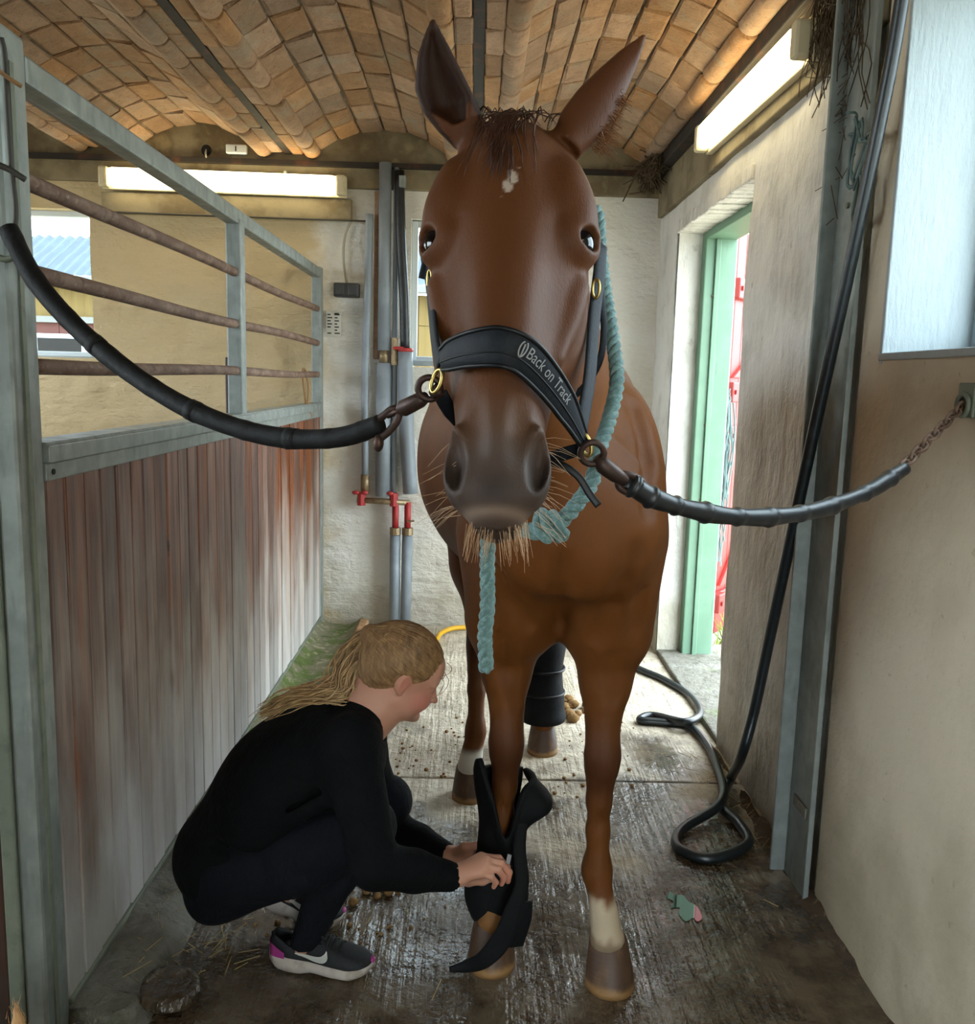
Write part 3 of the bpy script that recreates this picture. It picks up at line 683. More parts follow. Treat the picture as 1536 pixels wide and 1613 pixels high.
# head
S.loft(HO, Ha, Hw, Hn, [(-.13, 0, .045, -.14, -.07), (-.10, 0, .070, -.17, -.04), (-.05, 0, .100, -.20, -.012), (.02, 0, .112, -.215, .0), (.085, 0, .119, -.235, .006), (.13, 0, .116, -.255, .006),
    (.20, 0, .107, -.27, .003), (.26, 0, .092, -.25, .0), (.31, 0, .078, -.19, -.003), (.37, 0, .066, -.145, -.004), (.42, 0, .0585, -.122, -.004), (.47, 0, .061, -.11, -.002), (.51, 0, .050, -.10, -.012), (.532, 0, .036, -.09, -.028), (.545, 0, .024, -.08, -.042)], k=.05, ex=2.25)
HX = np.array([Ha, Hw, Hn]); EYES = []
S.cone(hp(-.02, 0, -.045), hp(.42, 0, -.030), .05, .032, .04)
for sx in (-1, 1):
    S.ell(hp(.074, sx*.103, -.055), (.050, .026, .036), .025, ax=HX)
    S.ell(hp(.03, sx*.085, -.05), (.06, .03, .04), .03, ax=HX)
    S.cone(hp(.165, sx*.104, -.078), hp(.285, sx*.076, -.062), .014, .010, .02)
    S.ell(hp(.25, sx*.092, -.012), (.095, .020, .022), .05, 'd', ax=HX)
    S.ell(hp(.20, sx*.082, -.175), (.105, .034, .085), .04, ax=HX)
    S.ell(hp(-.0, sx*.095, -.08), (.03, .018, .03), .02, 'd', ax=HX)
    # eye socket, lids
    eyc = hp(.107, sx*.0985, -.058); fd = unit(Hw*sx*.76+Hn*.64+Ha*-.04); a1 = unit(Ha-fd*(Ha@fd)+Hw*0); a2 = np.cross(fd, a1)
    EX = np.array([a1, a2, fd]); EYES.append(eyc)
    S.ell(eyc+fd*.005, (.027, .036, .0225), .025, ax=EX)
    S.cone(eyc+fd*.021-a1*.014-a2*.016, eyc+fd*.021-a1*.014+a2*.016, .0062, .0062, .010)
    S.ell(eyc+fd*.031+a1*.002, (.0150, .0225, .024), .005, 'd', ax=EX)
    # nostril flare and opening
    S.ell(hp(.472, sx*.047, -.034), (.050, .024, .036), .018, ax=HX)
    S.ell(hp(.455, sx*.052, -.014), (.040, .014, .020), .014, ax=HX)
    na = unit(Ha+Hw*sx*-.16); nb = unit(Hw*sx+Ha*.16); nc = np.cross(na, nb)
    S.ell(hp(.468, sx*.0545, -.008), (.040, .0145, .030), .010, 'd', ax=np.array([na, nb, nc]))
    S.ell(hp(.445, sx*.030, .006), (.05, .010, .012), .02, 'd', ax=HX)
S.ell(hp(.502, 0, -.040), (.039, .042, .040), .025, ax=HX)
S.ell(hp(.528, 0, -.088), (.024, .034, .030), .012, ax=HX)
S.cone(hp(.541, -.05, -.058), hp(.541, .05, -.058), .0025, .0025, .006, op='d')
# ears: cupped blades
def ear(base, tip, wd, face, st, cav, off=0.):
    base, tip = np.array(base), np.array(tip); T = unit(tip-base); L = np.linalg.norm(tip-base)
    W_ = np.array(wd, float); W_ = unit(W_-T*(W_@T)); N_ = unit(np.cross(T, W_)); N_ = N_ if N_@np.array(face) > 0 else -N_
    q = np.array(st, float); q[:, 0] *= L; S.loft(base, T, W_, N_, q, k=.02, ex=2.0)
    q = np.array(cav, float); q[:, 0] *= L; S.loft(base, T, W_, N_, q, k=.006, op='d', ex=2.0)
    return T, W_, N_
eb, et = P(735, 208, y=1.435), P(681, 31, y=1.405)
EAR1 = (eb, et)
ear(eb, et, (1, 0, 0), (0, -1, -.1), [(-.1, .005, .03, -.03, .015), (.08, -.005, .036, -.032, .016), (.28, -.014, .0405, -.03, .014), (.5, -.018, .0385, -.025, .010), (.75, -.013, .026, -.017, .006), (.92, -.005, .012, -.01, .004), (1.0, 0, .004, -.006, .003)],
    [(.10, -.006, .012, -.004, .05), (.28, -.014, .031, -.018, .05), (.5, -.018, .030, -.015, .05), (.75, -.013, .019, -.009, .05), (.90, -.006, .006, -.004, .05)])
eb2, et2 = P(902, 216, y=1.435), P(1016, 55, y=1.47)
EAR2 = (eb2, et2)
ear(eb2, et2, (1, 0, -.6), (.62, .25, -.62), [(-.1, 0, .026, -.03, .02), (.1, 0, .036, -.030, .022), (.3, 0, .035, -.030, .022), (.55, 0, .027, -.022, .016), (.78, 0, .017, -.012, .009), (.93, 0, .008, -.006, .006), (1.0, 0, .003, -.004, .003)],
    [(.12, 0, .010, .0, .06), (.3, 0, .023, -.016, .06), (.55, 0, .019, -.011, .06), (.78, 0, .010, -.004, .06), (.9, 0, .004, .0, .06)])
def surf(px, py, y0, y1):
    for y_ in np.arange(y0, y1, .004):
        p = P(px, py, y=y_); i, j, k = [min(len(ax)-1, int(np.searchsorted(ax, c))) for ax, c in zip((S.x, S.y, S.z), p)]
        if S.v[i, j, k] < 0: return p
    return P(px, py, y=y1)
def crease(pts, r, dep, k=.035):
    q = [surf(a, b, 1.65, 2.4)+np.array([0, -dep, 0]) for a, b in pts]
    S.chain(q, [r]*len(q), k, op='d')
crease([(886, 890), (885, 940), (884, 985)], .010, .004)
crease([(1002, 870), (985, 920), (962, 960), (940, 1010)], .008, .004); crease([(1010, 940), (1003, 990)], .007, .004)
crease([(780, 900), (800, 950), (835, 985)], .008, .004); crease([(790, 1010), (800, 1060), (815, 1110)], .006, .003); crease([(965, 1040), (968, 1100)], .006, .003)
crease([(1000, 640), (1020, 720), (1022, 800)], .012, .005)
me, V = S.mesh('horse_body'); del S
# coat colours: chestnut, grey-brown muzzle, white star, white socks
def lc(h): return np.array(lin(h))
C = np.tile(lc('#613714'), (len(V), 1)); n1 = vnoise(V, 22, 2); n2 = vnoise(V, 90, 4)
def blend(C, f, c): f = np.clip(f, 0, 1)[:, None]; return C*(1-f)+c*f
rel = V-HO; T_, W_, N_ = rel@Ha, rel@Hw, rel@Hn
onhead = (V[:, 1] < 1.62) & (V[:, 2] > 1.2)
C = blend(C, .35*sm((n1+.4)/1.4), lc('#74441a'))
C = blend(C, onhead*.55, lc('#442614'))
C = blend(C, onhead*sm((T_-.34+.02*n1)/.13)*.65, lc('#54453a'))
C = blend(C, onhead*sm((T_-.43+.012*n1)/.05)*.55, lc('#3d3836'))
C = blend(C, onhead*np.exp(-((T_-.508)/.022)**2-(W_/.030)**2)*(N_ > -.05)*.7, lc('#241c19'))
C = blend(C, onhead*np.exp(-((T_-.533)/.006)**2)*(N_ > -.065)*.5, lc('#9a8474'))
C = blend(C, onhead*np.exp(-(((T_-.47)/.045)**2+((np.abs(W_)-.056)/.015)**2+((N_+.02)/.022)**2))*.75, lc('#1d1a19'))
for e_ in EYES:
    d = np.linalg.norm(V-e_, axis=1); C = blend(C, sm((.036-d)/.010)*.5, lc('#2a1a14'))
star = ((T_-.050)/.022)**2+((W_-.003+.30*(T_-.05))/.009)**2
C = blend(C, onhead*(N_ > -.05)*sm((1.1-star+.9*vnoise(V, 330, 8))/.6)*.8, lc('#b9aa9c'))
for e0, e1 in (EAR1, EAR2):
    d = np.linalg.norm(V-(e0+(e1-e0)*.45), axis=1); C = blend(C, sm((.11-d)/.05)*.4, lc('#4a2716'))
ne = unit(np.cross(et-eb, [1, 0, 0])); ne = ne if ne[1] < 0 else -ne
C = blend(C, sm((.10-np.linalg.norm(V-(eb+(et-eb)*.45), axis=1))/.02)*(((V-eb)@ne) < .006)*.75, lc('#150b08'))
leg = V[:, 2] < .66
C = blend(C, leg*np.exp(-((V[:, 2]-.53)/.10)**2)*.7, lc('#351a10'))
fl_ = (V[:, 0] > .22) & (V[:, 1] < 2.5); hr = (V[:, 0] < .17) & (V[:, 1] > 2.6); fr = (V[:, 0] < .22) & (V[:, 1] < 2.5)
C = blend(C, fl_*sm((.225+.022*n1+.012*n2-V[:, 2])/.03)*.95, lc('#b7a68c'))
C = blend(C, fl_*sm((.128-V[:, 2]+.01*n2)/.02)*.75, lc('#6e5a43'))
C = blend(C, hr*sm((.185+.02*n1-V[:, 2])/.03)*.95, lc('#d6cfc2'))
C = blend(C, fr*sm((.20+.02*n1-V[:, 2])/.03)*.7, lc('#8a6238'))
vcol(me, C)
M['coat'] = mat('chestnut_coat', '#6d3a1e', .57, spec=.22, attr='coat', bumps=[((420, 420, 70), .4, .002), (14, .16, .012)])
hb_ = link('body', me, M['coat'], horse, smooth=True); smooth_mod(hb_, 3, .5)
M['eye'] = mat('horse_eye', '#07060a', .10, spec=.5)
M['hoof'] = mat('hoof_horn', '#4a3424', .55, layers=[('#6b5136', (30, 30, 12), .45, .7, .6), ('#2b1d14', 9, .5, .7, .5)], zl=[('#9a7446', .028, .012, .8, 20.0)], bumps=[((20, 20, 90), .3, .004)])
for sx in (-1, 1):
    MB().ball(EYES[(sx+1)//2]+unit(Hw*sx*.76+Hn*.64)*.0035, .0242, 22, 16).build('eye', M['eye'], horse, smooth=True)
def hoof(cx_, cy_, yawz=0., s=1.0):
    prof = [(.112, .040, .043, .0), (.105, .046, .049, .0), (.06, .054, .057, -.014), (.012, .0605, .064, -.028), (.0, .0605, .064, -.030)]
    G = []; n = 28
    for z, rx, ry, oy in prof:
        for k in range(n):
            a = 2*math.pi*k/n; yy = math.sin(a)
            x = rx*math.cos(a)*(1-.18*max(0, yy)); y = ry*yy+oy+(.012 if yy > .6 else 0)
            G.append((cx_+s*(x*math.cos(yawz)-y*math.sin(yawz)), cy_+s*(x*math.sin(yawz)+y*math.cos(yawz)), z*s))
    mb = MB(); Fc = [(i*n+k, i*n+(k+1) % n, (i+1)*n+(k+1) % n, (i+1)*n+k) for i in range(4) for k in range(n)]
    mb.add(G, [tuple(reversed(f)) for f in Fc]+[tuple(range(n)), tuple(4*n+k for k in range(n-1, -1, -1))])
    return mb.build('hoof', M['hoof'], horse, smooth=True)
hoof(.358, 2.005, .12); hoof(.076, 2.075, -.05); hoof(.012, 2.975); hoof(.30, 3.375)
# hair of the forelock, crest, ear tufts, whiskers
M['forelock'] = mat('forelock_hair', '#361a0c', .5, layers=[('#552a14', (60, 60, 8), .45, .7, .6)])
mb = MB()
for i in range(90):
    w0 = random.gauss(-.004, .017); w1 = w0*.8+random.gauss(-.012, .016); l = random.uniform(.05, .175)
    tf = lambda t: hp(t, w0+(w1-w0)*((t+.11)/.2), {0: 0}.get(0))
    ts = np.linspace(-.118, -.118+l, 7); pts = []
    for q, t in enumerate(ts):
        nf = np.interp(t, [-.13, -.10, -.05, .02, .085], [-.055, -.028, .0, .010, .014])+.004+random.uniform(0, .002)
        pts.append(hp(t, w0+(w1-w0)*q/6+.003*math.sin(q+i), nf))
    mb.tube(pts, [.0011, .0012, .0012, .0011, .0009, .0007, .0003], 4)
for i in range(26):
    w0 = random.gauss(0, .028); b0 = hp(-.115, w0, -.055); a = random.uniform(-1, 1)
    mb.tube(spline([b0, b0+np.array([a*.012, .01, .014]), b0+np.array([a*.03, .012, .016+random.uniform(-.004, .012)]), b0+np.array([a*.052, .01, random.uniform(-.006, .02)])], 7), [.0012]*5+[.0009, .0005], 3)
mb.build('forelock', M['forelock'], horse, smooth=True, kind='stuff')
M['tuft'] = mat('ear_fuzz', '#7a4f2c', .7)
mb = MB()
for i in range(200):
    u = random.uniform(.04, .5); b0 = eb2+(et2-eb2)*u+np.array([.032*(1-u), -.012, -.024*(1-u)])+RNG.normal(0, .005, 3)
    mb.tube([b0, b0+np.array([random.uniform(.006, .028), random.uniform(-.006, .004), random.uniform(-.022, .002)])*(1.1-u)], [.0009, .0003], 3)
mb.build('ear_tuft', M['tuft'], horse, kind='stuff')
M['whisker'] = mat('whiskers', '#b09070', .5)
mb = MB()
for i in range(170):
    sd = random.choice((-1, 1)); w0 = random.uniform(0, 1)
    if w0 < .62: b0 = hp(.535+random.uniform(-.01, .006), sd*random.uniform(0, .040), -.045+random.uniform(-.035, .01)); d = np.array([sd*random.uniform(0, .35), random.uniform(-.5, .2), -1]); L = random.uniform(.018, .05)
    else: b0 = hp(random.uniform(.42, .54), sd*random.uniform(.046, .058), -.05+random.uniform(-.02, .02)); d = np.array([sd*1., random.uniform(-.5, .3), random.uniform(-.9, .15)]); L = random.uniform(.02, .06)
    d = unit(d); mb.tube([b0, b0+d*L*.5, b0+d*L+np.array([0, 0, -.12*L])], [.0004, .00035, .0002], 3)
mb.build('whiskers', M['whisker'], horse, kind='stuff')
# tail behind the hindquarters
mb = MB()
for i in range(60):
    a, b = random.gauss(0, .02), random.gauss(0, .045); L = random.uniform(.6, .85)
    mb.tube(spline([(.15+a, 3.56, 1.33), (.15+a*1.6, 3.66, 1.22), (.15+b, 3.68+random.gauss(0, .02), .95), (.15+b*1.2, 3.67+random.gauss(0, .03), 1.25-L)], 9), [.007]*8+[.002], 4)
mb.build('tail', M['forelock'], horse, smooth=True, kind='stuff')
# ------------------------------------------------------------------ fluorescent lamps
def batten(a, b, outv, upv, label, wd=.115, dp=.085):
    """lamp of length a..b on a wall, outv away from the wall, upv its height direction"""
    a, b, outv, upv = [np.array(q, float) for q in (a, b, outv, upv)]; T = (b-a)/np.linalg.norm(b-a); L = np.linalg.norm(b-a)
    o = thing('fluorescent_lamp', label, 'lamp', a)
    def blk(s0, s1, u0, u1, n0, n1):
        q = lambda s, u, n: a+T*s+upv*u+outv*n
        return MB().hexa([q(s0, u0, n0), q(s1, u0, n0), q(s1, u1, n0), q(s0, u1, n0), q(s0, u0, n1), q(s1, u0, n1), q(s1, u1, n1), q(s0, u1, n1)])
    blk(0, L, -wd/2, wd/2, 0, .03).build('housing', M['lampbody'], o, bevel=.005)
    blk(.05, L-.05, -wd/2+.008, wd/2-.008, .03, dp).build('diffuser', M['tube'], o, bevel=.02)
    blk(0, .05, -wd/2+.004, wd/2-.004, .03, dp).build('end_cap', M['lampbody'], o, bevel=.012)
    blk(L-.05, L, -wd/2+.004, wd/2-.004, .03, dp).build('end_cap', M['lampbody'], o, bevel=.012)
    for s in (.25*L, .75*L): blk(s-.008, s+.008, wd/2-.004, wd/2+.012, .0, .04).build('clip', M['galv'], o)
    return o
MB_ = MB().box(-2.06, -.70, YB-.035, YB-.004, 2.30, 2.41); tag(MB_.build('mounting_board', M['tympanum'], None, bevel=.004), 'weathered board with a wire below the lamp on the back wall', 'board')
batten((-2.045, YB-.03, 2.478), (-.725, YB-.03, 2.468), (0, -1, 0), (0, 0, 1), 'long glowing fluorescent lamp on the back wall above the box bars')
batten((.985, 2.73, 2.455), (.985, 3.945, 2.478), (-1, 0, 0), (0, 0, 1), 'long glowing fluorescent lamp on the right wall above the doorway')
batten((.985, -1.0, 2.45), (.985, .2, 2.45), (-1, 0, 0), (0, 0, 1), 'added fluorescent fill lamp, out of view on the right wall behind the camera')  # added lamp out of view, brightens the near end of the aisle
# wire line along the board, junction box, hole
o = MB().tube([(-2.06, YB-.04, 2.305), (-.62, YB-.04, 2.295)], .005, 6).build('wire', M['cable'], None); tag(o, 'thin grey wire run along the lower edge of the lamp board', 'wire')
o = MB().box(-1.375, -1.265, YB-.06, YB-.02, 2.625, 2.672).build('junction_box', M['frame_white'], None, bevel=.006); tag(o, 'small white junction box under the vault end', 'junction box')
MB().box(-1.323, -1.317, YB-.062, YB-.058, 2.635, 2.662).build('slot', M['dark'], o)
o = MB().ball((-1.49, YB-.02, 2.644), (.028, .006, .03)).build('wall_hole', M['dark'], None, smooth=True); tag(o, 'dark ragged hole in the render left of the junction box', 'hole')
MB().tube(spline([(-1.49, YB-.02, 2.65), (-1.485, YB-.05, 2.62), (-1.48, YB-.04, 2.585)], 8), .005, 6).build('cable', M['cablegrey'], o)
# socket box with cable and notice on the back wall
o = thing('socket_box', 'dark double socket box hanging on a cable on the back wall', 'socket', (-.72, YB, 1.9))
MB().box(-.795, -.655, YB-.06, YB-.005, 1.885, 1.962).build('housing', M['plastic'], o, bevel=.008)
for xx in (-.76, -.69): MB().box(xx-.026, xx+.026, YB-.068, YB-.058, 1.895, 1.955).build('lid', M['plastic'], o, bevel=.006)
MB().tube(spline([(-.70, YB-.03, 2.30), (-.735, YB-.03, 2.22), (-.745, YB-.03, 2.1), (-.725, YB-.03, 1.96)], 20), .007, 8).build('cable', M['cablegrey'], o, smooth=True)
o = MB().box(-.842, -.76, YB-.012, YB-.006, 1.672, 1.808).build('paper_notice', M['paper'], None); tag(o, 'small printed paper notice stuck on the back wall beside the box post', 'notice')
mb = MB()
for r in range(7):
    for c in range(2):
        if random.random() < .85: mb.box(-.836+c*.04, -.836+c*.04+random.uniform(.012, .03), YB-.0135, YB-.012, 1.685+r*.017, 1.685+r*.017+.007)
mb.box(-.797, -.772, YB-.0135, YB-.012, 1.788, 1.80); mb.build('print', M['ink'], o, kind='stuff')
# ------------------------------------------------------------------ pipes on the back wall
def pipe(name, pts, r, m, label, n=14):
    o = MB().tube(pts, r, n).build(name, m, None, smooth=True); return tag(o, label, 'pipe')
yq = YB-.05
o = pipe('water_pipe', spline([(-.60, yq, 2.33), (-.605, yq, 2.0), (-.618, yq, 1.5), (-.615, yq, .90)], 24), .021, M['lead'], 'leftmost grey water pipe on the back wall')
MB().cyl((-.615, yq, .90), (-.615, yq, .80), .026, 10).build('coupling', M['copper'], o, smooth=True)
o = pipe('drain_pipe', [(-.515, yq, 2.60), (-.515, yq, 1.60)], .034, M['lead'], 'wide grey drain pipe left of the black tube on the back wall')
MB().cyl((-.515, yq, 1.60), (-.515, yq, 1.53), .026, 10).build('coupling', M['copper'], o, smooth=True)
MB().cyl((-.515, yq, 1.53), (-.515, yq, .78), .042, 14).build('insulation', M['lead'], o, smooth=True)
o = pipe('copper_pipe', [(-.455, yq+.01, 2.58), (-.455, yq+.01, .76)], .015, M['lead'], 'thin vertical pipe between the two wide grey pipes')
MB().cyl((-.455, yq, 1.67), (-.455, yq, 1.52), .024, 8).build('valve_body', M['copper'], o)
MB().box(-.46, -.40, yq-.05, yq-.03, 1.605, 1.622).cyl((-.455, yq, 1.612), (-.455, yq-.045, 1.612), .007, 8).build('valve_handle', M['redvalve'], o, bevel=.003)
o = pipe('insulated_pipe', spline([(-.395, yq-.01, 1.60), (-.385, yq-.01, 1.2), (-.355, yq-.01, .80)], 12), .042, M['lead'], 'thick grey insulated pipe right of the thin pipe')
MB().tube(spline([(-.44, yq, 2.56), (-.425, yq-.02, 2.2), (-.405, yq-.02, 1.9), (-.395, yq-.01, 1.60)], 16), .027, 12).build('black_tube', M['black'], o, smooth=True)
MB().box(-.437, -.40, yq-.05, yq-.012, 2.47, 2.53).build('pipe_clamp', M['galv'], o, bevel=.004)
MB().cyl((-.395, yq-.01, 1.615), (-.395, yq-.01, 1.595), .044, 12).build('red_collar', M['redvalve'], o, smooth=True)
o = thing('valve_manifold', 'red and brass valve cluster joining the pipes low on the back wall', 'valve', (-.5, YB, .7))
MB().tube([(-.66, yq-.01, .755), (-.36, yq-.01, .745)], .017, 8).build('cross_pipe', M['copper'], o, smooth=True)
for xx in (-.635, -.45): MB().cyl((xx, yq-.01, .725), (xx, yq-.01, .80), .024, 8).build('valve_body', M['redvalve'], o)
for xx in (-.665, -.615, -.47): MB().ball((xx, yq-.03, .80), (.022, .016, .012)).build('valve_handle', M['redvalve'], o, smooth=True)
for xx in (-.44, -.37):
    MB().cyl((xx, yq-.01, .75), (xx, yq-.01, .60), .019, 8).build('stub_pipe', M['redvalve'], o, smooth=True)
    MB().cyl((xx, yq-.01, .60), (xx, yq-.01, .56), .032, 10).build('union_nut', M['copper'], o)
MB().tube([(-.37, yq-.03, .64), (-.33, yq-.03, .645)], .006, 6).build('lever', M['copper'], o)
pipe('riser_pipe', [(-.44, yq-.01, .555), (-.44, yq-.01, .0)], .030, M['lead'], 'left one of the two low grey pipes running into the floor')
pipe('riser_pipe', [(-.37, yq-.01, .555), (-.376, yq-.01, .0)], .030, M['lead'], 'right one of the two low grey pipes running into the floor')
o = MB().box(-.578, -.545, YB-.02, YB+.01, 1.55, 2.46).build('brick_pier', M['brick'], None, bevel=.006); tag(o, 'narrow stained brick pier behind the pipes on the back wall', 'pier')
# brown wooden stick and twine in the box
o = MB().box(-1.005, -.958, 3.62, 3.66, .0, 1.515).build('wooden_stake', M['plank_dark'], None, bevel=.006); tag(o, 'dark wooden stake standing behind the middle post of the box', 'stake')
b0 = np.array([XP-.02, 4.62, 1.457])
mb = MB(); mb.tube(spline([b0+[0, -.03, .0], b0+[0, -.02, .022], b0+[0, .03, .02], b0+[.012, .06, -.06], b0+[.01, .05, -.15], b0+[.01, .0, -.15], b0+[.01, -.05, -.06], b0+[0, -.03, .0]], 30), .006, 6)
for q in range(6): mb.tube(spline([b0+[.012, .02, -.14], b0+[.02, .06+.02*q/6, -.17-.01*q], b0+[.02, -.06+.03*q, -.185-.004*q]], 8), .006, 5)
tag(mb.build('baling_twine', M['jute'], None, smooth=True), 'knotted loop of tan twine hung on the lowest rusty bar', 'twine')
# ------------------------------------------------------------------ right side: steel channel, hose, ties, webs
ch = thing('steel_channel', 'upright galvanised steel channel standing against the right wall by the hose', 'steel post', (.98, 2.42, 0))
MB().box(.972, .985, 2.345, 2.50, .0, 2.66).build('web', M['galv'], ch, bevel=.003)
MB().box(.93, .985, 2.50, 2.512, .0, 2.66).build('flange', M['galv'], ch, bevel=.003)
MB().box(.969, .985, 2.335, 2.345, .0, 2.66).build('flange', M['galv'], ch, bevel=.003)
MB().box(.966, .972, 2.36, 2.46, .235, .27).build('dirt_lump', M['concrete'], ch, bevel=.003)
for k, zz in enumerate((1.93, 1.6)): MB().cyl((.972, 2.42, zz), (.965, 2.42, zz), .008, 8).build('bolt', M['galv_old'], ch)
HZ = .017
hp1 = [P(1424, -20, x=.95), P(1400, 120, x=.95), P(1345, 390, x=.94), P(1280, 690, x=.93), P(1218, 980, x=.925), P(1188, 1120, x=.905), P(1168, 1190, x=.885)]
fl1 = [P(1152, 1225, z=.035), P(1137, 1268, z=HZ), P(1165, 1298, z=HZ), P(1178, 1330, z=HZ), P(1120, 1352, z=HZ), P(1068, 1335, z=HZ), P(1075, 1306, z=HZ), P(1125, 1275, z=HZ+.012), P(1140, 1250, z=HZ+.02), P(1132, 1215, z=HZ), P(1115, 1175, z=HZ), P(1085, 1143, z=HZ), P(1045, 1138, z=HZ), P(1008, 1134, z=HZ), P(1030, 1127, z=HZ), P(1080, 1137, z=HZ+.03), P(1103, 1122, z=HZ+.01), P(1085, 1095, z=HZ), P(1045, 1070, z=HZ), P(1010, 1055, z=HZ), P(960, 1030, z=HZ), P(900, 1010, z=HZ), P(850, 1004, z=HZ)]
pts = spline(hp1+fl1, 260); pts[:, 2] = np.maximum(pts[:, 2], HZ)
o = thing('hose', 'black rubber water hose hanging down the right wall and looping over the floor', 'hose', (.8, 2.6, 0))
MB().tube(pts, .0165, 12).build('tube', M['hose'], o, smooth=True)
tw = P(1350, 335, x=.95)
mb = MB(); a = np.linspace(0, 2*math.pi, 30)
for q in range(3): mb.tube([tw+np.array([.004*q, .026*math.cos(t)+.004*q, .03*math.sin(t)+.06*max(0, math.sin(t))**3+.006*q]) for t in a], .0045, 6)
for q in range(6):
    b0 = P(1352+random.uniform(-8, 22), 200+random.uniform(-18, 30), x=.955); mb.tube(spline([tw+[0, .02, .07], (tw+b0)/2+[-.008, .03, .03*random.uniform(-1, 1)], b0, b0+RNG.normal(0, .028, 3)*[.3, 1, 1], b0+RNG.normal(0, .035, 3)*[.3, 1, 1]], 14), .0035, 5)
tag(mb.build('twine_loop', M['twine'], None, smooth=True), 'grey-green twine loop holding the hose against the steel channel', 'twine')
mb = MB()
for q in range(130):
    b0 = np.array([.985-random.uniform(0, .04), random.uniform(2.40, 2.76), 2.62-random.uniform(0, .12)]); L = random.uniform(.05, .38)*(1.2-(b0[1]-2.40)*1.6)
    mb.tube(spline([b0, b0+np.array([-.005, random.gauss(0, .03), -.4*L]), b0+np.array([-.008, random.gauss(0, .05), -.7*L]), b0+np.array([-.004, random.gauss(0, .06), -L])], 8), .0016, 3)
for q in range(40):
    b0 = np.array([.965, random.uniform(2.46, 2.5), random.uniform(1.9, 2.5)]); mb.tube([b0, b0+np.array([-.02, random.gauss(0, .05), random.gauss(0, .05)])], .0014, 3)
tag(mb.build('cobwebs', M['web'], None, kind='stuff'), 'dusty straw and cobwebs hanging from the right ceiling corner by the lamp', 'cobwebs')
mb = MB()
for q in range(120):
    b0 = np.array([random.uniform(.86, .93), random.uniform(4.75, 5.06), 2.60-abs(random.gauss(0, .03))]); mb.tube(spline([b0, b0+RNG.normal(0, .03, 3), b0+RNG.normal(0, .05, 3)-[0, 0, .02]], 6), .004, 3)
tag(mb.build('cobweb_clump', M['web'], None, kind='stuff'), 'dark cobweb clump in the far right corner under the ceiling', 'cobwebs')
# ------------------------------------------------------------------ cross ties
M['snap'] = mat('rusty_snap_steel', '#3a2a24', .5, .5, layers=[('#6b4a3a', 60, .5, .7, .5)])
M['brass'] = mat('brass', '#b09a5c', .3, .9)
def ring(c, r, rr, ax1, ax2, n=28): a = np.linspace(0, 2*math.pi, n, endpoint=False); return MB().tube([np.array(c)+r*math.cos(t)*np.array(ax1)+r*math.sin(t)*np.array(ax2) for t in a], rr, 8, closed=True)
def sleeve(pts, r, n, wr):
    p = spline(pts, n); q = np.linspace(0, 1, n)
    return p, np.array([r*(1+wr*max(0, math.sin(t*62))**6*.5-wr*.18*math.sin(t*33)) for t in q])
RL = P(684, 606, y=1.245); RR = P(929, 706, y=1.262)
tl = thing('cross_tie', 'black rubber covered tie sagging from the left post to the halter', 'cross tie', (-.86, 1.66, 1.6), 'cross ties')
lp = [P(14, 362, y=1.655), P(55, 440, y=1.62), P(120, 515, y=1.57), P(200, 583, y=1.51), P(290, 640, y=1.45), P(380, 676, y=1.40), P(460, 691, y=1.36), P(540, 688, y=1.32), P(600, 668, y=1.295)]
p, r = sleeve(lp, .0148, 120, .10); r = r*np.linspace(1.18, 1.0, 120)
sl_ = MB().tube(p, r, 14).build('rubber_sleeve', M['tape'], tl, smooth=True)
for u0, ln in ((.30, 3), (.52, 3), (.74, 4)):
    i0 = int(u0*119); MB().tube(p[i0:i0+ln], r[i0:i0+ln]*np.linspace(1.08, 1.05, ln), 14).build('tape_wrap', M['tape'], sl_, smooth=True)
o = MB().tube(spline([P(590, 664, y=1.297), P(604, 655, y=1.292), P(617, 645, y=1.288), P(628, 646, y=1.285), P(626, 662, y=1.285), P(612, 680, y=1.288), P(598, 692, y=1.29), P(594, 703, y=1.29)], 26), .0058, 8).build('shackle', M['snap'], tl, smooth=True)
MB().ball(P(596, 698, y=1.288), (.008, .008, .013)).build('pin', M['snap'], o, smooth=True)
MB().tube([P(610, 655, y=1.29), P(640, 642, y=1.275)], .0045, 8).build('link', M['snap'], tl, smooth=True)
sn = MB().tube([P(630, 648, y=1.278), P(636, 643, y=1.275), P(662, 630, y=1.262), P(672, 625, y=1.257)], [.008, .0125, .0115, .0075], 12).build('snap_hook', M['snap'], tl, smooth=True)
cxh = P(676, 612, y=1.25); ring(cxh, .0155, .0048, (1, 0, 0), (0, -.2, .98)).build('hook_eye', M['snap'], sn, smooth=True)
MB().tube([P(680, 622, y=1.25), P(694, 612, y=1.245)], [.007, .011], 8).build('swivel', M['snap'], sn, smooth=True)
mb = MB()
ring(P(8, 385, y=1.655), .026, .006, (1, 0, 0), (0, 0, 1)).build('wall_ring', M['galv_old'], tl, smooth=True)
trt = thing('cross_tie', 'black rubber covered tie with a rusty chain from the right wall to the halter', 'cross tie', (XR, 1.8, 1.43), 'cross ties')
rp = [P(992, 762, y=1.275), P(1030, 785, y=1.29), P(1090, 803, y=1.32), P(1160, 814, y=1.36), P(1230, 813, y=1.42), P(1300, 800, y=1.49), P(1370, 773, y=1.57), P(1425, 738, y=1.635)]
p, r = sleeve(rp, .0142, 120, .42); r = r*np.interp(np.linspace(0, 1, 120), [0, .1, .2, 1], [1.2, 1.05, 1, .95])
MB().tube(p, r, 14).build('rubber_sleeve', M['black'], trt, smooth=True)
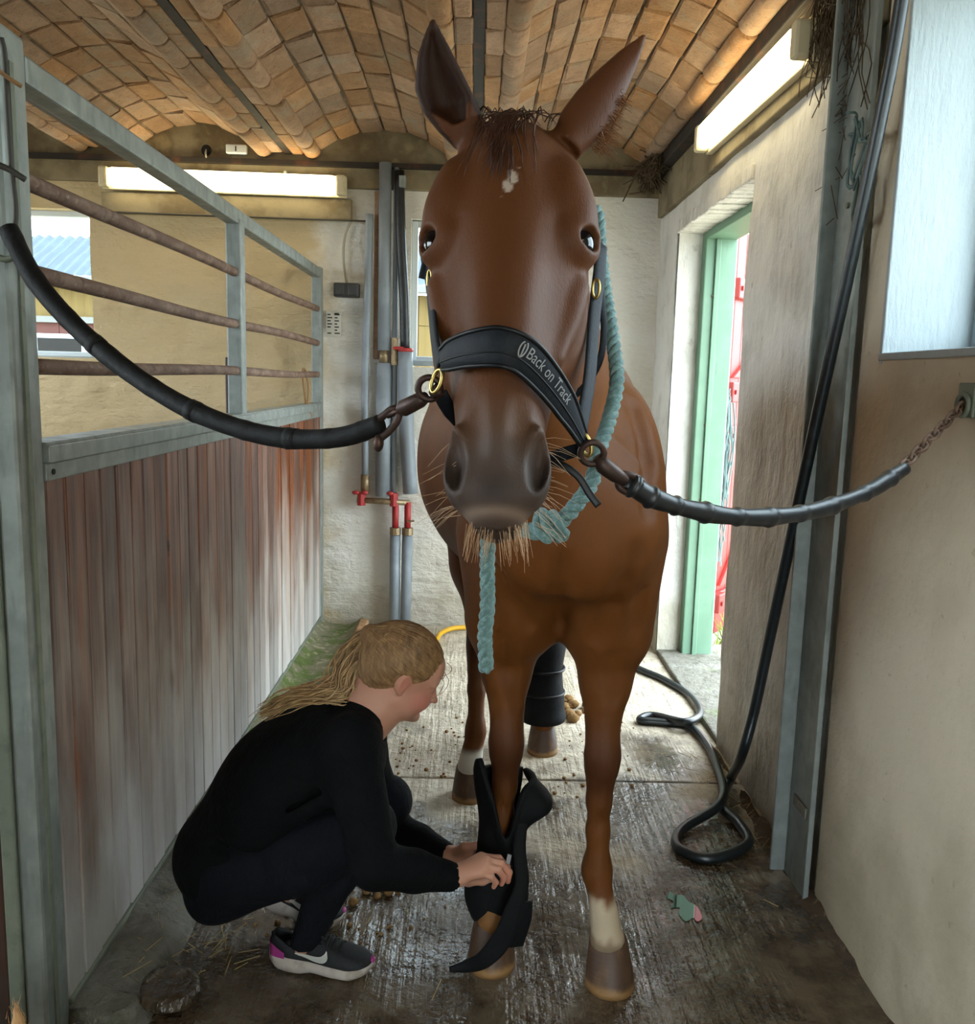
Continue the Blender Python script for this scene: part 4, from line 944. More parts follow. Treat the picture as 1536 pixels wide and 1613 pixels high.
MB().tube(spline([P(975, 748, y=1.27), P(990, 748, y=1.272), P(1010, 757, y=1.28), P(1015, 772, y=1.285), P(992, 776, y=1.276), P(975, 766, y=1.272), P(975, 748, y=1.27)], 26), .0056, 8).build('thimble', M['snap'], trt, smooth=True)
sn = MB().tube([P(940, 720, y=1.255), P(950, 733, y=1.257), P(970, 748, y=1.262), P(985, 758, y=1.268)], [.008, .0125, .0115, .008], 12).build('snap_hook', M['snap'], trt, smooth=True)
ring(P(933, 714, y=1.25), .0165, .005, (1, 0, 0), (0, -.3, .95)).build('hook_eye', M['snap'], sn, smooth=True)
A, B = P(1418, 740, y=1.63), np.array([XR-.012, 1.80, 1.425]); nl = 11
for k in range(nl):
    c = A+(B-A)*(k+.5)/nl; d = (B-A)/np.linalg.norm(B-A); s1 = unit(np.cross(d, [0, 0, 1])); s2 = np.cross(d, s1); sd = s1 if k % 2 else s2
    a = np.linspace(0, 2*math.pi, 16, endpoint=False); hl = np.linalg.norm(B-A)/nl*.68
    MB().tube([c+d*hl*math.cos(t)+sd*.0095*math.sin(t) for t in a], .0034, 6, closed=True).build('chain_link', M['rust'], trt, smooth=True)
ring(B+np.array([.0, .0, .0]), .022, .005, (0, 1, 0), (0, 0, 1)).build('wall_ring', M['galv_old'], trt, smooth=True)
MB().box(XR-.008, XR-.001, 1.77, 1.83, 1.40, 1.47).build('ring_plate', M['galv_old'], trt, bevel=.003)
# cables tied round the left post
mb = MB(); mb.tube(spline([P(2, 60, y=1.675), P(8, 90, y=1.675), P(12, 170, y=1.672), P(18, 260, y=1.672), P(25, 330, y=1.672), P(22, 370, y=1.668)], 30), .005, 6).build('cable', M['cable'], None, smooth=True)
tag(bpy.data.objects['cable'] if 'cable' in bpy.data.objects and bpy.data.objects['cable'].parent is None else col.objects[-1], 'thin dark cable running down the face of the left galvanised post', 'cable')
mb = MB().tube(spline([P(-6, 258, y=1.66), P(16, 268, y=1.668), P(40, 283, y=1.675)], 10), .006, 6).build('tie_wire', M['cable'], None, smooth=True); tag(mb, 'short dark wire tied across the left post at the top bar', 'wire')
mb = MB().tube(spline([P(-6, 108, y=1.66), P(12, 122, y=1.668), P(34, 136, y=1.675)], 10), .004, 6).build('tie_string', M['jute'], None, smooth=True); tag(mb, 'pale string tied across the left post below the top rail', 'string')

# ------------------------------------------------------------------ halter
M['webbing'] = mat('black_padded_webbing', '#12161b', .6, layers=[('#1a2027', (200, 200, 200), .45, .6, .6)], bumps=[(350, .25, .002)], spec=.22)
M['piping'] = mat('black_edge_binding', '#0a0c0f', .45, spec=.3)
M['grey_text'] = mat('grey_print', '#8e8f90', .6)
ha = thing('halter', 'black padded halter with grey lettering on the noseband on the chestnut horse', 'halter', hp(.3, 0, 0))
def band(ctr, nrm, width, th, name, m, parent, edge=True):
    """padded strap: centre line, outward normals, widths"""
    c = np.array(ctr); n = np.array(nrm); n /= np.linalg.norm(n, axis=1)[:, None]; T = np.gradient(c, axis=0); T /= np.linalg.norm(T, axis=1)[:, None]
    s = np.cross(n, T); s /= np.linalg.norm(s, axis=1)[:, None]; wv = np.full(len(c), width) if np.isscalar(width) else np.array(width)
    us = np.array([-1, -.8, -.4, 0, .4, .8, 1]); bul = np.array([.25, .8, 1, 1, 1, .8, .25])
    G = np.array([[c[i]+s[i]*wv[i]/2*u+n[i]*th*bb for u, bb in zip(us, bul)] for i in range(len(c))])
    off = np.array([[-n[i]*th*(bb+.15) for bb in bul] for i in range(len(c))])
    o = MB().grid(G, off).build(name, m, parent, smooth=True)
    return c, n, s, wv
nbp = spline([P(699, 567, y=1.235), P(716, 558, y=1.205), P(745, 550, y=1.175), P(788, 547, y=1.155), P(826, 562, y=1.16), P(862, 600, y=1.19), P(892, 645, y=1.225), P(916, 694, y=1.258)], 60)
u_ = np.linspace(0, 1, 60); nbc = hp(.29, 0, -.10)
nbn = np.array([unit((p-nbc)*[1, 1, .35]) for p in nbp])
wn_ = np.interp(u_, [0, .1, .4, .6, .85, 1], [.030, .040, .051, .048, .040, .022])
c, n, s, wv = band(nbp, nbn, wn_, .007, 'noseband', M['webbing'], ha)
nb = [o for o in ha.children if o.name.startswith('noseband')][0] if ha.children else None
for sg in (-1, 1):
    MB().tube(c+s*wv[:, None]/2*sg*.94+n*.004, .0034, 8).build('edge_binding', M['piping'], nb, smooth=True)
MB().tube(c+s*wv[:, None]*(-.14 if (s[30][2] > 0) else .14)+n*.0072, .0012, 6).build('seam', M['piping'], nb, smooth=True)
# the lettering follows the noseband
fc = bpy.data.curves.new('lettering', 'FONT'); fc.body = 'Back on Track'; fc.size = 1.0; to = bpy.data.objects.new('lettering_src', fc); col.objects.link(to)
bpy.context.view_layer.update(); tm = bpy.data.meshes.new_from_object(to.evaluated_get(bpy.context.evaluated_depsgraph_get())); bpy.data.objects.remove(to)
tv = np.array([v.co for v in tm.vertices]); x0_, x1_ = tv[:, 0].min(), tv[:, 0].max()
arc = np.concatenate([[0], np.cumsum(np.linalg.norm(np.diff(c, axis=0), axis=1))]); a0, a1_ = np.interp([.575, .83], u_, arc)
sc_ = (a1_-a0)/(x1_-x0_); sgn = 1 if s[30][2] > 0 else -1
for v, q in zip(tm.vertices, tv):
    aa = a0+(q[0]-x0_)*sc_; I_ = lambda A: np.array([np.interp(aa, arc, A[:, k]) for k in range(3)])
    v.co = I_(c)+I_(s)*sgn*((q[1]-.22)*sc_*1.25+.004)+I_(n)*.0084
lt = link('lettering', tm, M['grey_text'], nb)
lt['label'] = 'grey print reading Back on Track'
mb = MB(); aa0 = np.interp(.545, u_, arc)
def onband(a, h, d=.0086): I_ = lambda A: np.array([np.interp(a, arc, A[:, k]) for k in range(3)]); return I_(c)+I_(s)*sgn*h+I_(n)*d
mb.tube([onband(aa0+.0055*math.sin(t)*.8, .006+.0105*math.cos(t)) for t in np.linspace(.4, 5.9, 16)], .0011, 5); mb.tube([onband(aa0, .013), onband(aa0+.001, -.004)], .0012, 5)
mb.build('emblem', M['grey_text'], nb)
# cheek pieces, throat strap, chin strap, rings, buckles
def strap(name, pts, yv, width, nr, m=M['webbing'], th=.0035, n=24, parent=None):
    q = spline([P(*p, y=y_) for p, y_ in zip(pts, yv)], n); return band(q, np.tile(unit(nr), (n, 1)), width, th, name, m, parent or ha)
strap('cheek_strap', [(947, 385), (944, 430), (938, 480), (934, 530), (928, 600), (913, 690)], [1.42, 1.40, 1.38, 1.35, 1.31, 1.262], .025, (.55, -.8, 0))
strap('throat_strap', [(944, 430), (948, 480), (951, 520), (944, 570), (915, 615), (870, 640)], [1.42, 1.44, 1.46, 1.475, 1.485, 1.50], .014, (.6, -.8, 0))
strap('cheek_strap', [(668, 400), (676, 440), (681, 490), (686, 540), (694, 575)], [1.43, 1.38, 1.33, 1.28, 1.24], .024, (-.85, -.5, 0))
strap('throat_strap_end', [(683, 388), (675, 410), (668, 440)], [1.40, 1.40, 1.40], .018, (.1, -1, .1))
cq = spline([P(947, 388, y=1.42), hp(.06, .122, -.12), hp(-.01, .114, -.16), hp(-.07, .088, -.19), hp(-.105, .04, -.20), hp(-.112, 0, -.20), hp(-.105, -.04, -.20), hp(-.07, -.088, -.19), hp(-.01, -.114, -.16), hp(.06, -.122, -.12), P(669, 402, y=1.43)], 70)
band(cq, np.array([p-hp(float((p-HO)@Ha)+.03, 0, -.14) for p in cq]), .022, .0035, 'crown_strap', M['webbing'], ha)
strap('chin_strap', [(921, 706), (895, 713), (865, 722), (830, 730), (790, 715), (720, 660), (692, 618)], [1.262, 1.28, 1.295, 1.305, 1.31, 1.29, 1.25], .022, (0, -.9, -.4))
strap('strap_tail', [(862, 728), (888, 734), (912, 752), (928, 777), (943, 797)], [1.28, 1.268, 1.262, 1.258, 1.255], .011, (0, -1, .2), M['piping'], .002)
ring(P(922, 700, y=1.258), .0165, .003, (.45, -.2, 0), (-.3, 0, .95)).build('brass_ring', M['brass'], ha, smooth=True)
ring(P(688, 600, y=1.24), .0165, .003, (.4, -.3, 0), (.25, 0, .96)).build('brass_ring', M['brass'], ha, smooth=True)
ring(P(939, 455, y=1.375), .014, .0022, (.35, -.2, 0), (0, 0, 1)).build('buckle', M['brass'], ha, smooth=True)
ring(P(677, 440, y=1.37), .014, .0022, (.25, -.3, 0), (0, 0, 1)).build('buckle', M['brass'], ha, smooth=True)
# ------------------------------------------------------------------ teal lead rope
M['rope'] = mat('teal_cotton_rope', '#587572', .9, layers=[('#7d9a97', 160, .45, .65, .6), ('#3f6262', 30, .5, .7, .5)], bumps=[(420, .7, .002)], sheen=.2)
lr = thing('lead_rope', 'thick teal twisted lead rope slung round the neck of the horse', 'rope', P(768, 1050, y=1.36))
def rope(pts, n, r, twist, name):
    p = spline(pts, n); T = np.gradient(p, axis=0); T /= np.linalg.norm(T, axis=1)[:, None]; L = np.concatenate([[0], np.cumsum(np.linalg.norm(np.diff(p, axis=0), axis=1))])
    mb = MB(); N = np.cross(T[0], [0, 1, 0]); N /= np.linalg.norm(N); Ns = []
    for i in range(n): N = N-T[i]*(N@T[i]); N /= np.linalg.norm(N); Ns.append(N)
    Ns = np.array(Ns); Bs = np.cross(T, Ns)
    for k in range(3):
        a = L/twist*2*math.pi+k*2.0944; mb.tube(p+(Ns*np.cos(a)[:, None]+Bs*np.sin(a)[:, None])*r*.52, r*.6, 8)
    return mb.build(name, M['rope'], lr, smooth=True)
rope([(.0, 1.64, 1.56), (.015, 1.69, 1.66), (.045, 1.74, 1.77), (.095, 1.755, 1.825), (.15, 1.735, 1.78), (.19, 1.68, 1.745), P(940, 335, y=1.63), P(946, 400, y=1.60), P(955, 470, y=1.55), P(966, 540, y=1.50), P(972, 600, y=1.46), P(960, 660, y=1.42), P(942, 715, y=1.37), P(932, 760, y=1.34), P(908, 795, y=1.32), P(885, 820, y=1.31), P(868, 836, y=1.305), P(845, 838, y=1.31), P(815, 832, y=1.33), P(775, 835, y=1.35), P(768, 870, y=1.36), P(768, 950, y=1.36), P(764, 1000, y=1.36), P(766, 1056, y=1.36)], 520, .0115, .05, 'strands')
mb = MB(); kc = P(868, 828, y=1.30); a = np.linspace(0, 2*math.pi, 40)
for q in range(3): mb.tube([kc+np.array([.012*math.cos(t+q)+.01*(q-1), .012*math.sin(t+q), .017*math.sin(t)+.004*math.cos(3*t)]) for t in a], .007, 7)
mb.build('knot', M['rope'], lr, smooth=True)
# ------------------------------------------------------------------ person squatting beside the foreleg
per = thing('person', 'person with a blond ponytail in black sweater and trousers squatting to strap the boot', 'person', (-.38, 2.05, 0))
M['skin'] = mat('skin', '#c08a74', .5, attr='skin', spec=.35, bumps=[(220, .06, .001)], sss=.06)
M['knit'] = mat('black_knit', '#06080a', .9, layers=[('#0a0d0f', (260, 260, 260), .45, .6, .6)], bumps=[((26, 26, 26), .4, .016), (9, .4, .03), (400, .3, .001)], spec=.15)
M['navy'] = mat('dark_navy_trousers', '#090c13', .88, layers=[('#0d1119', (300, 300, 300), .45, .6, .5), ('#141a22', 9, .62, .75, .4)], bumps=[((34, 34, 12), .5, .018), (11, .45, .02), (500, .3, .001)], spec=.2)
M['hair'] = mat('blond_hair', '#8d6a46', .5, layers=[('#b79364', (90, 90, 30), .42, .66, .7), ('#4c3824', (60, 60, 20), .52, .72, .6)], rough2=(.38, 60), bumps=[((300, 120, 300), .35, .002)])
E0 = P(634, 1085, y=2.005)                                     # ear
ft = math.radians(-26); ta = .16
Fv = unit([math.cos(ft)*math.cos(ta), math.sin(ta), math.sin(ft)]); Lv = unit(np.cross(Fv, [math.sin(-ft), 0, math.cos(ft)])); Lv = Lv if Lv[1] > 0 else -Lv
Uv = np.cross(Lv, Fv); Uv = Uv if Uv[2] > 0 else -Uv
HC = E0+Lv*.072                                                # between the ears
def hd(f, u, l=0.): return HC+Fv*f+Uv*u+Lv*l
HA = np.array([Fv, Uv, Lv])
J = dict(neck=P(585, 1122, y=2.07), sh1=P(551, 1176, y=1.945), el1=P(590, 1362, y=1.875), wr1=P(712, 1381, y=1.955), sh2=P(566, 1180, y=2.235), el2=P(618, 1305, y=2.27), wr2=P(704, 1347, y=2.155),
         hip1=P(372, 1368, y=2.02), kn1=P(578, 1302, y=1.965), an1=P(478, 1490, y=2.02), hip2=P(380, 1366, y=2.18), kn2=P(608, 1262, y=2.24), an2=P(455, 1402, y=2.19), pel=P(368, 1350, y=2.10), mid=P(432, 1245, y=2.10), che=P(520, 1192, y=2.095))
B = SDF(gaxis((-.82, -.36, .009), (-.36, -.02, .0038), (-.02, .16, .0024)), gaxis((1.80, 2.34, .0040)), gaxis((.02, .24, .007), (.24, .40, .0026), (.40, .62, .008), (.62, .93, .0036)))
# skull, face, jaw, neck
B.ell(hd(-.010, .045), (.091, .074, .070), .02, ax=HA)
B.ell(hd(.030, -.015), (.055, .072, .056), .03, ax=HA)
B.ell(hd(.030, -.045, -.036), (.035, .034, .022), .025, ax=HA); B.ell(hd(.030, -.045, .036), (.035, .034, .022), .025, ax=HA)
B.cone(hd(.0, -.040, -.048), hd(.060, -.073, -.016), .014, .015, .02); B.cone(hd(.0, -.040, .048), hd(.060, -.073, .016), .014, .015, .02)
B.ell(hd(.074, -.078), (.017, .015, .019), .014, ax=HA)         # chin
B.ell(hd(.066, .052), (.022, .034, .050), .02, ax=HA)           # forehead
B.cone(hd(.078, .022), hd(.100, -.018), .0055, .0085, .010); B.ell(hd(.103, -.021), (.010, .0075, .0095), .006, ax=HA)
for l in (-1, 1):
    B.ell(hd(.090, -.024, l*.010), (.009, .006, .006), .005, ax=HA); B.ell(hd(.079, .010, l*.032), (.014, .012, .014), .008, 'd', ax=HA)
    B.ell(hd(.072, .010, l*.031), (.0115, .0085, .0125), .004, ax=HA); B.cone(hd(.082, .026, l*.012), hd(.072, .026, l*.046), .0065, .006, .01)
    B.ell(hd(.062, -.022, l*.036), (.024, .022, .018), .02, ax=HA)
    # ear shell
    B.ell(hd(-.006, .014, l*.070), (.017, .029, .011), .006, ax=HA); B.ell(hd(.001, .014, l*.081), (.009, .016, .008), .005, 'd', ax=HA); B.ell(hd(.0, -.012, l*.070), (.008, .009, .006), .004, ax=HA)
B.ell(hd(.082, -.044), (.0085, .0052, .021), .005, ax=HA); B.ell(hd(.080, -.055), (.0085, .0055, .018), .005, ax=HA)
B.cone(hd(.090, -.0495, -.020), hd(.090, -.0495, .020), .0018, .0018, .003, op='d')
B.cone(hd(-.028, -.03), J['neck'], .052, .056, .03); B.cone(hd(-.06, .0), J['neck']+np.array([-.03, 0, .01]), .04, .045, .03)
# trunk and limbs inside the clothes
B.chain([J['neck'], J['che'], J['mid'], J['pel']], [.05, .095, .095, .11], .05, ys=1.25)
B.chain([J['sh1'], J['el1'], J['wr1']], [.042, .034, .0235], .02); B.chain([J['sh2'], J['el2'], J['wr2']], [.042, .034, .0235], .02)
B.cone(J['che'], J['sh1'], .07, .04, .03); B.cone(J['che'], J['sh2'], .07, .04, .03)
B.chain([J['hip1'], J['kn1'], J['an1'], J['an1']+np.array([.01, 0, -.02])], [.085, .05, .023, .021], .03); B.chain([J['hip2'], J['kn2'], J['an2'], J['an2']+np.array([.01, 0, -.02])], [.085, .05, .023, .021], .03)
# near hand: back of the hand up, fingers folding over the strap
w1 = J['wr1']; kn = [P(758, 1350, y=1.985), P(766, 1355, y=1.968), P(764, 1365, y=1.952), P(756, 1375, y=1.940)]
for q in kn: B.cone(w1+(q-w1)*.12, q, .019, .0125, .012)
B.cone(w1+[-.03, 0, 0], w1+[.02, 0, 0], .022, .021, .01)
fing = [([(786, 1352, 1.992), (799, 1366, 1.992), (801, 1383, 1.990)], .0082), ([(790, 1360, 1.972), (802, 1374, 1.975), (800, 1388, 1.975)], .0085), ([(785, 1370, 1.955), (794, 1382, 1.960), (790, 1392, 1.963)], .0082), ([(774, 1381, 1.942), (781, 1390, 1.948), (778, 1397, 1.952)], .0072)]
for k0, (pp, r) in zip(kn, fing):
    q = [k0]+[P(a, b, y=c) for a, b, c in pp]; B.chain(q, [r*1.2, r*1.05, r*.98, r*.85], .004)
B.chain([w1+[.012, .0, -.006], P(738, 1388, y=1.990), P(760, 1388, y=2.005), P(775, 1384, y=2.005)], [.014, .012, .0095, .008], .008)
# far hand: behind the leg, thumb on its front
w2 = J['wr2']; kn = [P(742, 1336, y=2.150), P(744, 1344, y=2.140), P(742, 1352, y=2.130), P(736, 1358, y=2.122)]
for q in kn: B.cone(w2+(q-w2)*.12, q, .018, .012, .012)
for i, q in enumerate(kn): B.chain([q, q+np.array([.028, .012, .002]), q+np.array([.048, .012, -.006]), q+np.array([.060, .004, -.012])], [.0095, .0085, .008, .007], .004)
B.chain([w2+[.014, -.008, .006], P(732, 1334, y=2.112), P(750, 1332, y=2.105), P(760, 1336, y=2.10)], [.013, .011, .009, .0075], .008)
me, V = B.mesh('person_body'); del B
C = np.tile(lc('#bd8a72'), (len(V), 1)); rel = V-HC; f_, u_h, l_ = rel@Fv, rel@Uv, rel@Lv; inh = np.linalg.norm(rel, axis=1) < .16
C = blend(C, inh*np.exp(-(((f_-.06)/.035)**2+((u_h+.018)/.03)**2))*.6, lc('#b9665a'))
C = blend(C, inh*np.exp(-(((f_-.083)/.012)**2+((u_h+.050)/.009)**2))*.8, lc('#a2504c'))
C = blend(C, inh*np.exp(-((f_/.02)**2+((u_h-.012)/.025)**2+((np.abs(l_)-.073)/.014)**2))*.5, lc('#b85f4e'))
C = blend(C, inh*np.exp(-(((f_-.079)/.008)**2+((u_h-.009)/.0035)**2+((np.abs(l_)-.031)/.014)**2))*.85, lc('#2a1c16'))
C = blend(C, inh*np.exp(-(((f_-.082)/.012)**2+((u_h-.031)/.0045)**2+((np.abs(l_)-.030)/.018)**2))*.6, lc('#6f4d35'))
hn_ = np.minimum(np.linalg.norm(V-P(795, 1380, y=1.97), axis=1), 1); C = blend(C, sm((.05-hn_)/.04)*.45, lc('#b66a58'))
vcol(me, C, 'skin'); o = link('body', me, M['skin'], per, smooth=True); smooth_mod(o, 2, .5)
# sweater
K = SDF(gaxis((-.82, .0, .0058)), gaxis((1.78, 2.38, .0058)), gaxis((.20, .84, .0058)))
K.chain([J['neck']+np.array([-.02, 0, -.012]), J['che'], J['mid'], J['pel']+np.array([-.012, 0, .02])], [.070, .128, .132, .128], .05, ys=1.30)
K.cone(P(505, 1192, y=2.10), P(462, 1208, y=2.10), .128, .130, .05, ys=1.30)
K.cone(P(330, 1335, y=2.10), P(372, 1380, y=2.10), .05, .06, .05, ys=2.0)
K.cone(J['che'], J['sh1'], .09, .068, .05); K.cone(J['che'], J['sh2'], .09, .068, .05)
K.chain([J['sh1'], J['el1']], [.068, .054], .03); K.chain([J['el1'], (J['el1']+J['wr1'])/2, J['wr1']], [.054, .047, .034], .015)
K.chain([J['sh2'], J['el2']], [.064, .050], .03); K.chain([J['el2'], (J['el2']+J['wr2'])/2, J['wr2']], [.050, .043, .032], .015)
for a, b, r in ((J['wr1'], J['el1'], .028), (J['wr2'], J['el2'], .027)):
    d = unit(a-b); K.cone(a+d*.004, a+d*.06, r, r+.012, .004, op='d')
K.cone(hd(-.03, -.03), J['neck']+np.array([.012, 0, -.01]), .055, .062, .006, op='d')
K.cone(P(380, 1412, y=2.1), P(470, 1375, y=2.1), .06, .05, .02, op='d', ys=2.5)
# folds
for a, b, r in (((440, 1330, 1.955), (520, 1270, 1.945), .008), ((420, 1290, 1.94), (500, 1245, 1.93), .008), ((340, 1330, 1.95), (400, 1345, 1.95), .008), ((560, 1300, 1.835), (600, 1330, 1.83), .006), ((575, 1330, 1.83), (610, 1350, 1.83), .005)):
    K.cone(P(a[0], a[1], y=a[2]), P(b[0], b[1], y=b[2]), r, r, .03, op='d')
me, V = K.mesh('sweater'); del K
o = link('sweater', me, M['knit'], per, smooth=True); smooth_mod(o, 5, .5)
# trousers
K = SDF(gaxis((-.82, -.05, .0058)), gaxis((1.84, 2.36, .0058)), gaxis((.06, .60, .0058)))
K.cone(P(365, 1362, y=2.06), P(378, 1362, y=2.15), .112, .112, .04)
K.ell(P(352, 1382, y=2.10), (.085, .155, .085), .04)
for h_, k_, a_, s_ in ((J['hip1'], J['kn1'], J['an1'], 1), (J['hip2'], J['kn2'], J['an2'], 1)):
    mt = (h_+k_)/2; K.chain([h_, mt+np.array([0, 0, -.012]), k_], [.106, .092, .068], .03, ys=1.0)
    cf = k_+(a_-k_)*.35+np.array([-.02, 0, 0]); K.chain([k_, cf, a_], [.064, .058, .034], .02)
    K.cone(a_+np.array([0, 0, -.004]), a_+np.array([.01, 0, -.06]), .028, .034, .004, op='d')
for a, b, r in (((480, 1300, 1.885), (530, 1345, 1.885), .006), ((440, 1330, 1.90), (470, 1385, 1.90), .006), ((400, 1335, 1.905), (420, 1390, 1.905), .006), ((520, 1400, 1.93), (545, 1385, 1.91), .005)):
    K.cone(P(a[0], a[1], y=a[2]), P(b[0], b[1], y=b[2]), r, r, .03, op='d')
me, V = K.mesh('trousers'); del K
o = link('trousers', me, M['navy'], per, smooth=True); smooth_mod(o, 5, .5)
# shoes
M['shoe'] = mat('dark_mesh_fabric', '#0e1115', .75, layers=[('#191d22', 150, .45, .65, .6)], bumps=[(500, .4, .001)])
M['sole'] = mat('dirty_white_foam', '#b3aaa0', .65, layers=[('#86786a', 25, .48, .7, .6)])
M['magenta'] = mat('magenta_rubber', '#a03a80', .5); M['swoosh'] = mat('silver_print', '#b9b9b2', .45); M['lining'] = mat('shoe_lining', '#9a7a66', .8)
def shoe(hx, hy, yawz, pitchy, z0, L=.262):
    """hx,hy: heel on the floor; yawz: direction of the toe; pitchy: heel lift"""
    c, s = math.cos(yawz), math.sin(yawz); cp, sp_ = math.cos(pitchy), math.sin(pitchy)
    def tr(x, y, z):
        # bend at the ball of the foot when the heel is lifted
        xb_ = .70*L
        if x < xb_: dx, dz = x-xb_, z; x, z = xb_+dx*cp+dz*sp_, -dx*sp_+dz*cp
        return (hx+x*c-y*s, hy+x*s+y*c, z0+z)
    out = lambda u: np.interp(u, [0, .06, .2, .4, .6, .75, .88, .96, 1], [.012, .027, .034, .033, .041, .046, .040, .024, .004])
    g = thing if False else None
    u = np.linspace(0, 1, 30)
    def ringv(uu, hfun, wf, nseg=20, top=True):
        pass
    # sole: curved rocker with side walls
    G = []; off = []
    bot = np.interp(u, [0, .1, .3, .42, .6, .8, .93, 1], [.022, .006, .0, .006, .001, .0, .010, .024]); topz = np.interp(u, [0, .1, .3, .45, .6, .8, .95, 1], [.050, .044, .038, .034, .030, .026, .030, .034])
    V = []; n = 30
    for i in range(n):
        wd = out(u[i])*1.06
        for (yy, zz) in ((-wd*.86, bot[i]), (-wd, bot[i]+.006), (-wd*1.02, (bot[i]+topz[i])/2), (-wd*.95, topz[i]), (wd*.95, topz[i]), (wd*1.02, (bot[i]+topz[i])/2), (wd, bot[i]+.006), (wd*.86, bot[i])): V.append(tr(u[i]*L, yy, zz))
    Fc = [(i*8+k, i*8+(k+1) % 8, (i+1)*8+(k+1) % 8, (i+1)*8+k) for i in range(n-1) for k in range(8)]+[tuple(range(7, -1, -1)), tuple((n-1)*8+k for k in range(8))]
    up_ = MB(); sole = MB().add(V, [tuple(reversed(f)) for f in Fc])
    # upper: arch sections, open at the ankle
    V = []; na = 13; us = np.linspace(.02, .985, 34)
    hgt = lambda q: np.interp(q, [0, .04, .12, .22, .34, .42, .55, .7, .85, .95, 1], [.088, .098, .088, .070, .082, .094, .082, .064, .052, .042, .032])
    for q in us:
        wd = out(q)*.97; zb = np.interp(q, u, topz)-.008; h = hgt(q)
        op = q < .40
        for k in range(na):
            a = math.pi*k/(na-1); cs, sn_ = math.cos(a), math.sin(a)
            if op:
                rim = wd*np.interp(q, [0, .1, .3, .4], [.5, .72, .72, .55]); yy = -cs; side = abs(cs)**.6*np.sign(cs)
                t = abs(a-math.pi/2)/(math.pi/2)              # 1 at the bottom edge, 0 in the middle
                y_ = -np.sign(cs if abs(cs) > 1e-6 else 1)*(rim+(wd-rim)*min(1, t*1.15)); zz = zb+(h-zb)*(1-t)**.75
            else: y_ = -wd*np.sign(cs)*abs(cs)**.8; zz = zb+(h-zb)*sn_**.75
            V.append(tr(q*L, y_, zz))
    m_ = len(us); Fc = []
    for i in range(m_-1):
        for k in range(na-1):
            if us[i+1] < .40 and k in (na//2-1, na//2): continue
            Fc.append((i*na+k, (i+1)*na+k, (i+1)*na+k+1, i*na+k+1))
    # back of the heel
    Fc.append(tuple(k for k in range(na//2+1))); Fc.append(tuple(k for k in range(na//2, na)))
    upper = MB().add(V, Fc)
    return tr, out, sole, upper, hgt
def build_shoe(hx, hy, yawz, pitchy, z0):
    tr, out, sole, upper, hgt = shoe(hx, hy, yawz, pitchy, z0); L = .262
    o = upper.build('shoe', M['shoe'], per, smooth=True); md = o.modifiers.new('thick', 'SOLIDIFY'); md.thickness = .004; md.offset = -1
    sole.build('sole', M['sole'], o, smooth=True)
    def side(q, f, sg=-1, e=.0035):
        wd = out(q)*.97; zb = .034; h = hgt(q); a = f*1.2; 
        return tr(q*L, sg*(wd*math.cos(a)**.8+e), zb+(h-zb)*max(0, math.sin(a))**.75)
    for sg in (-1, 1):
        top = [(.27, .42), (.36, .30), (.46, .22), (.52, .28), (.56, .50), (.565, .62)]; bt = [(.27, .38), (.36, .18), (.46, .06), (.54, .06), (.585, .25), (.575, .62)]
        A = spline([side(a, b, sg) for a, b in top], 14); Bq = spline([side(a, b, sg) for a, b in bt], 14)
        MB().grid(np.array([A, Bq]) if sg < 0 else np.array([Bq, A]), np.tile(np.array([0, .001*sg, 0]), (2, 14, 1))).build('swoosh_mark', M['swoosh'], o)
    hc = np.array([[tr(q*L, sg*(out(max(q, .02))*1.02+.002), z) for q, sg in ((.17, -1), (.10, -1), (.05, -1), (.015, -1), (-.004, 0), (.015, 1), (.05, 1), (.10, 1), (.17, 1))] for z in (.040, .055, .072)])
    hc[2, 0] = hc[1, 0]; hc[2, -1] = hc[1, -1]; hc[2, 1] = hc[1, 1]*.4+hc[2, 1]*.6; hc[2, -2] = hc[1, -2]*.4+hc[2, -2]*.6
    MB().grid(hc).build('heel_panel', M['magenta'], o, smooth=True)
    MB().ball(tr(.978*L, 0, .034), (.007, .012, .007)).build('toe_tip', M['magenta'], o, smooth=True)
    for i, q in enumerate((.50, .56, .62, .68)):
        z = hgt(q)+.004; MB().tube(spline([tr(q*L, -.024, z-.012), tr((q+.01)*L, 0, z+.002), tr((q+.02)*L, .024, z-.012)], 8), .0032, 6).build('lace', M['shoe'], o, smooth=True)
    for sg in (-1, 1): MB().tube(spline([tr(.50*L, 0, .094), tr(.47*L, .02*sg, .112), tr(.56*L, .036*sg, .100), tr(.52*L, .006*sg, .092)], 14), .0028, 6).build('bow', M['shoe'], o, smooth=True)
    if pitchy == 0: MB().ball(tr(.20*L, 0, .056), (.034, .017, .02)).build('foot', M['skin'], o, smooth=True)
    return o
h1 = P(438, 1512, y=2.0); build_shoe(-.474, 2.03, -.10, 0., .001)
build_shoe(-.575, 2.19, .06, .42, .001)
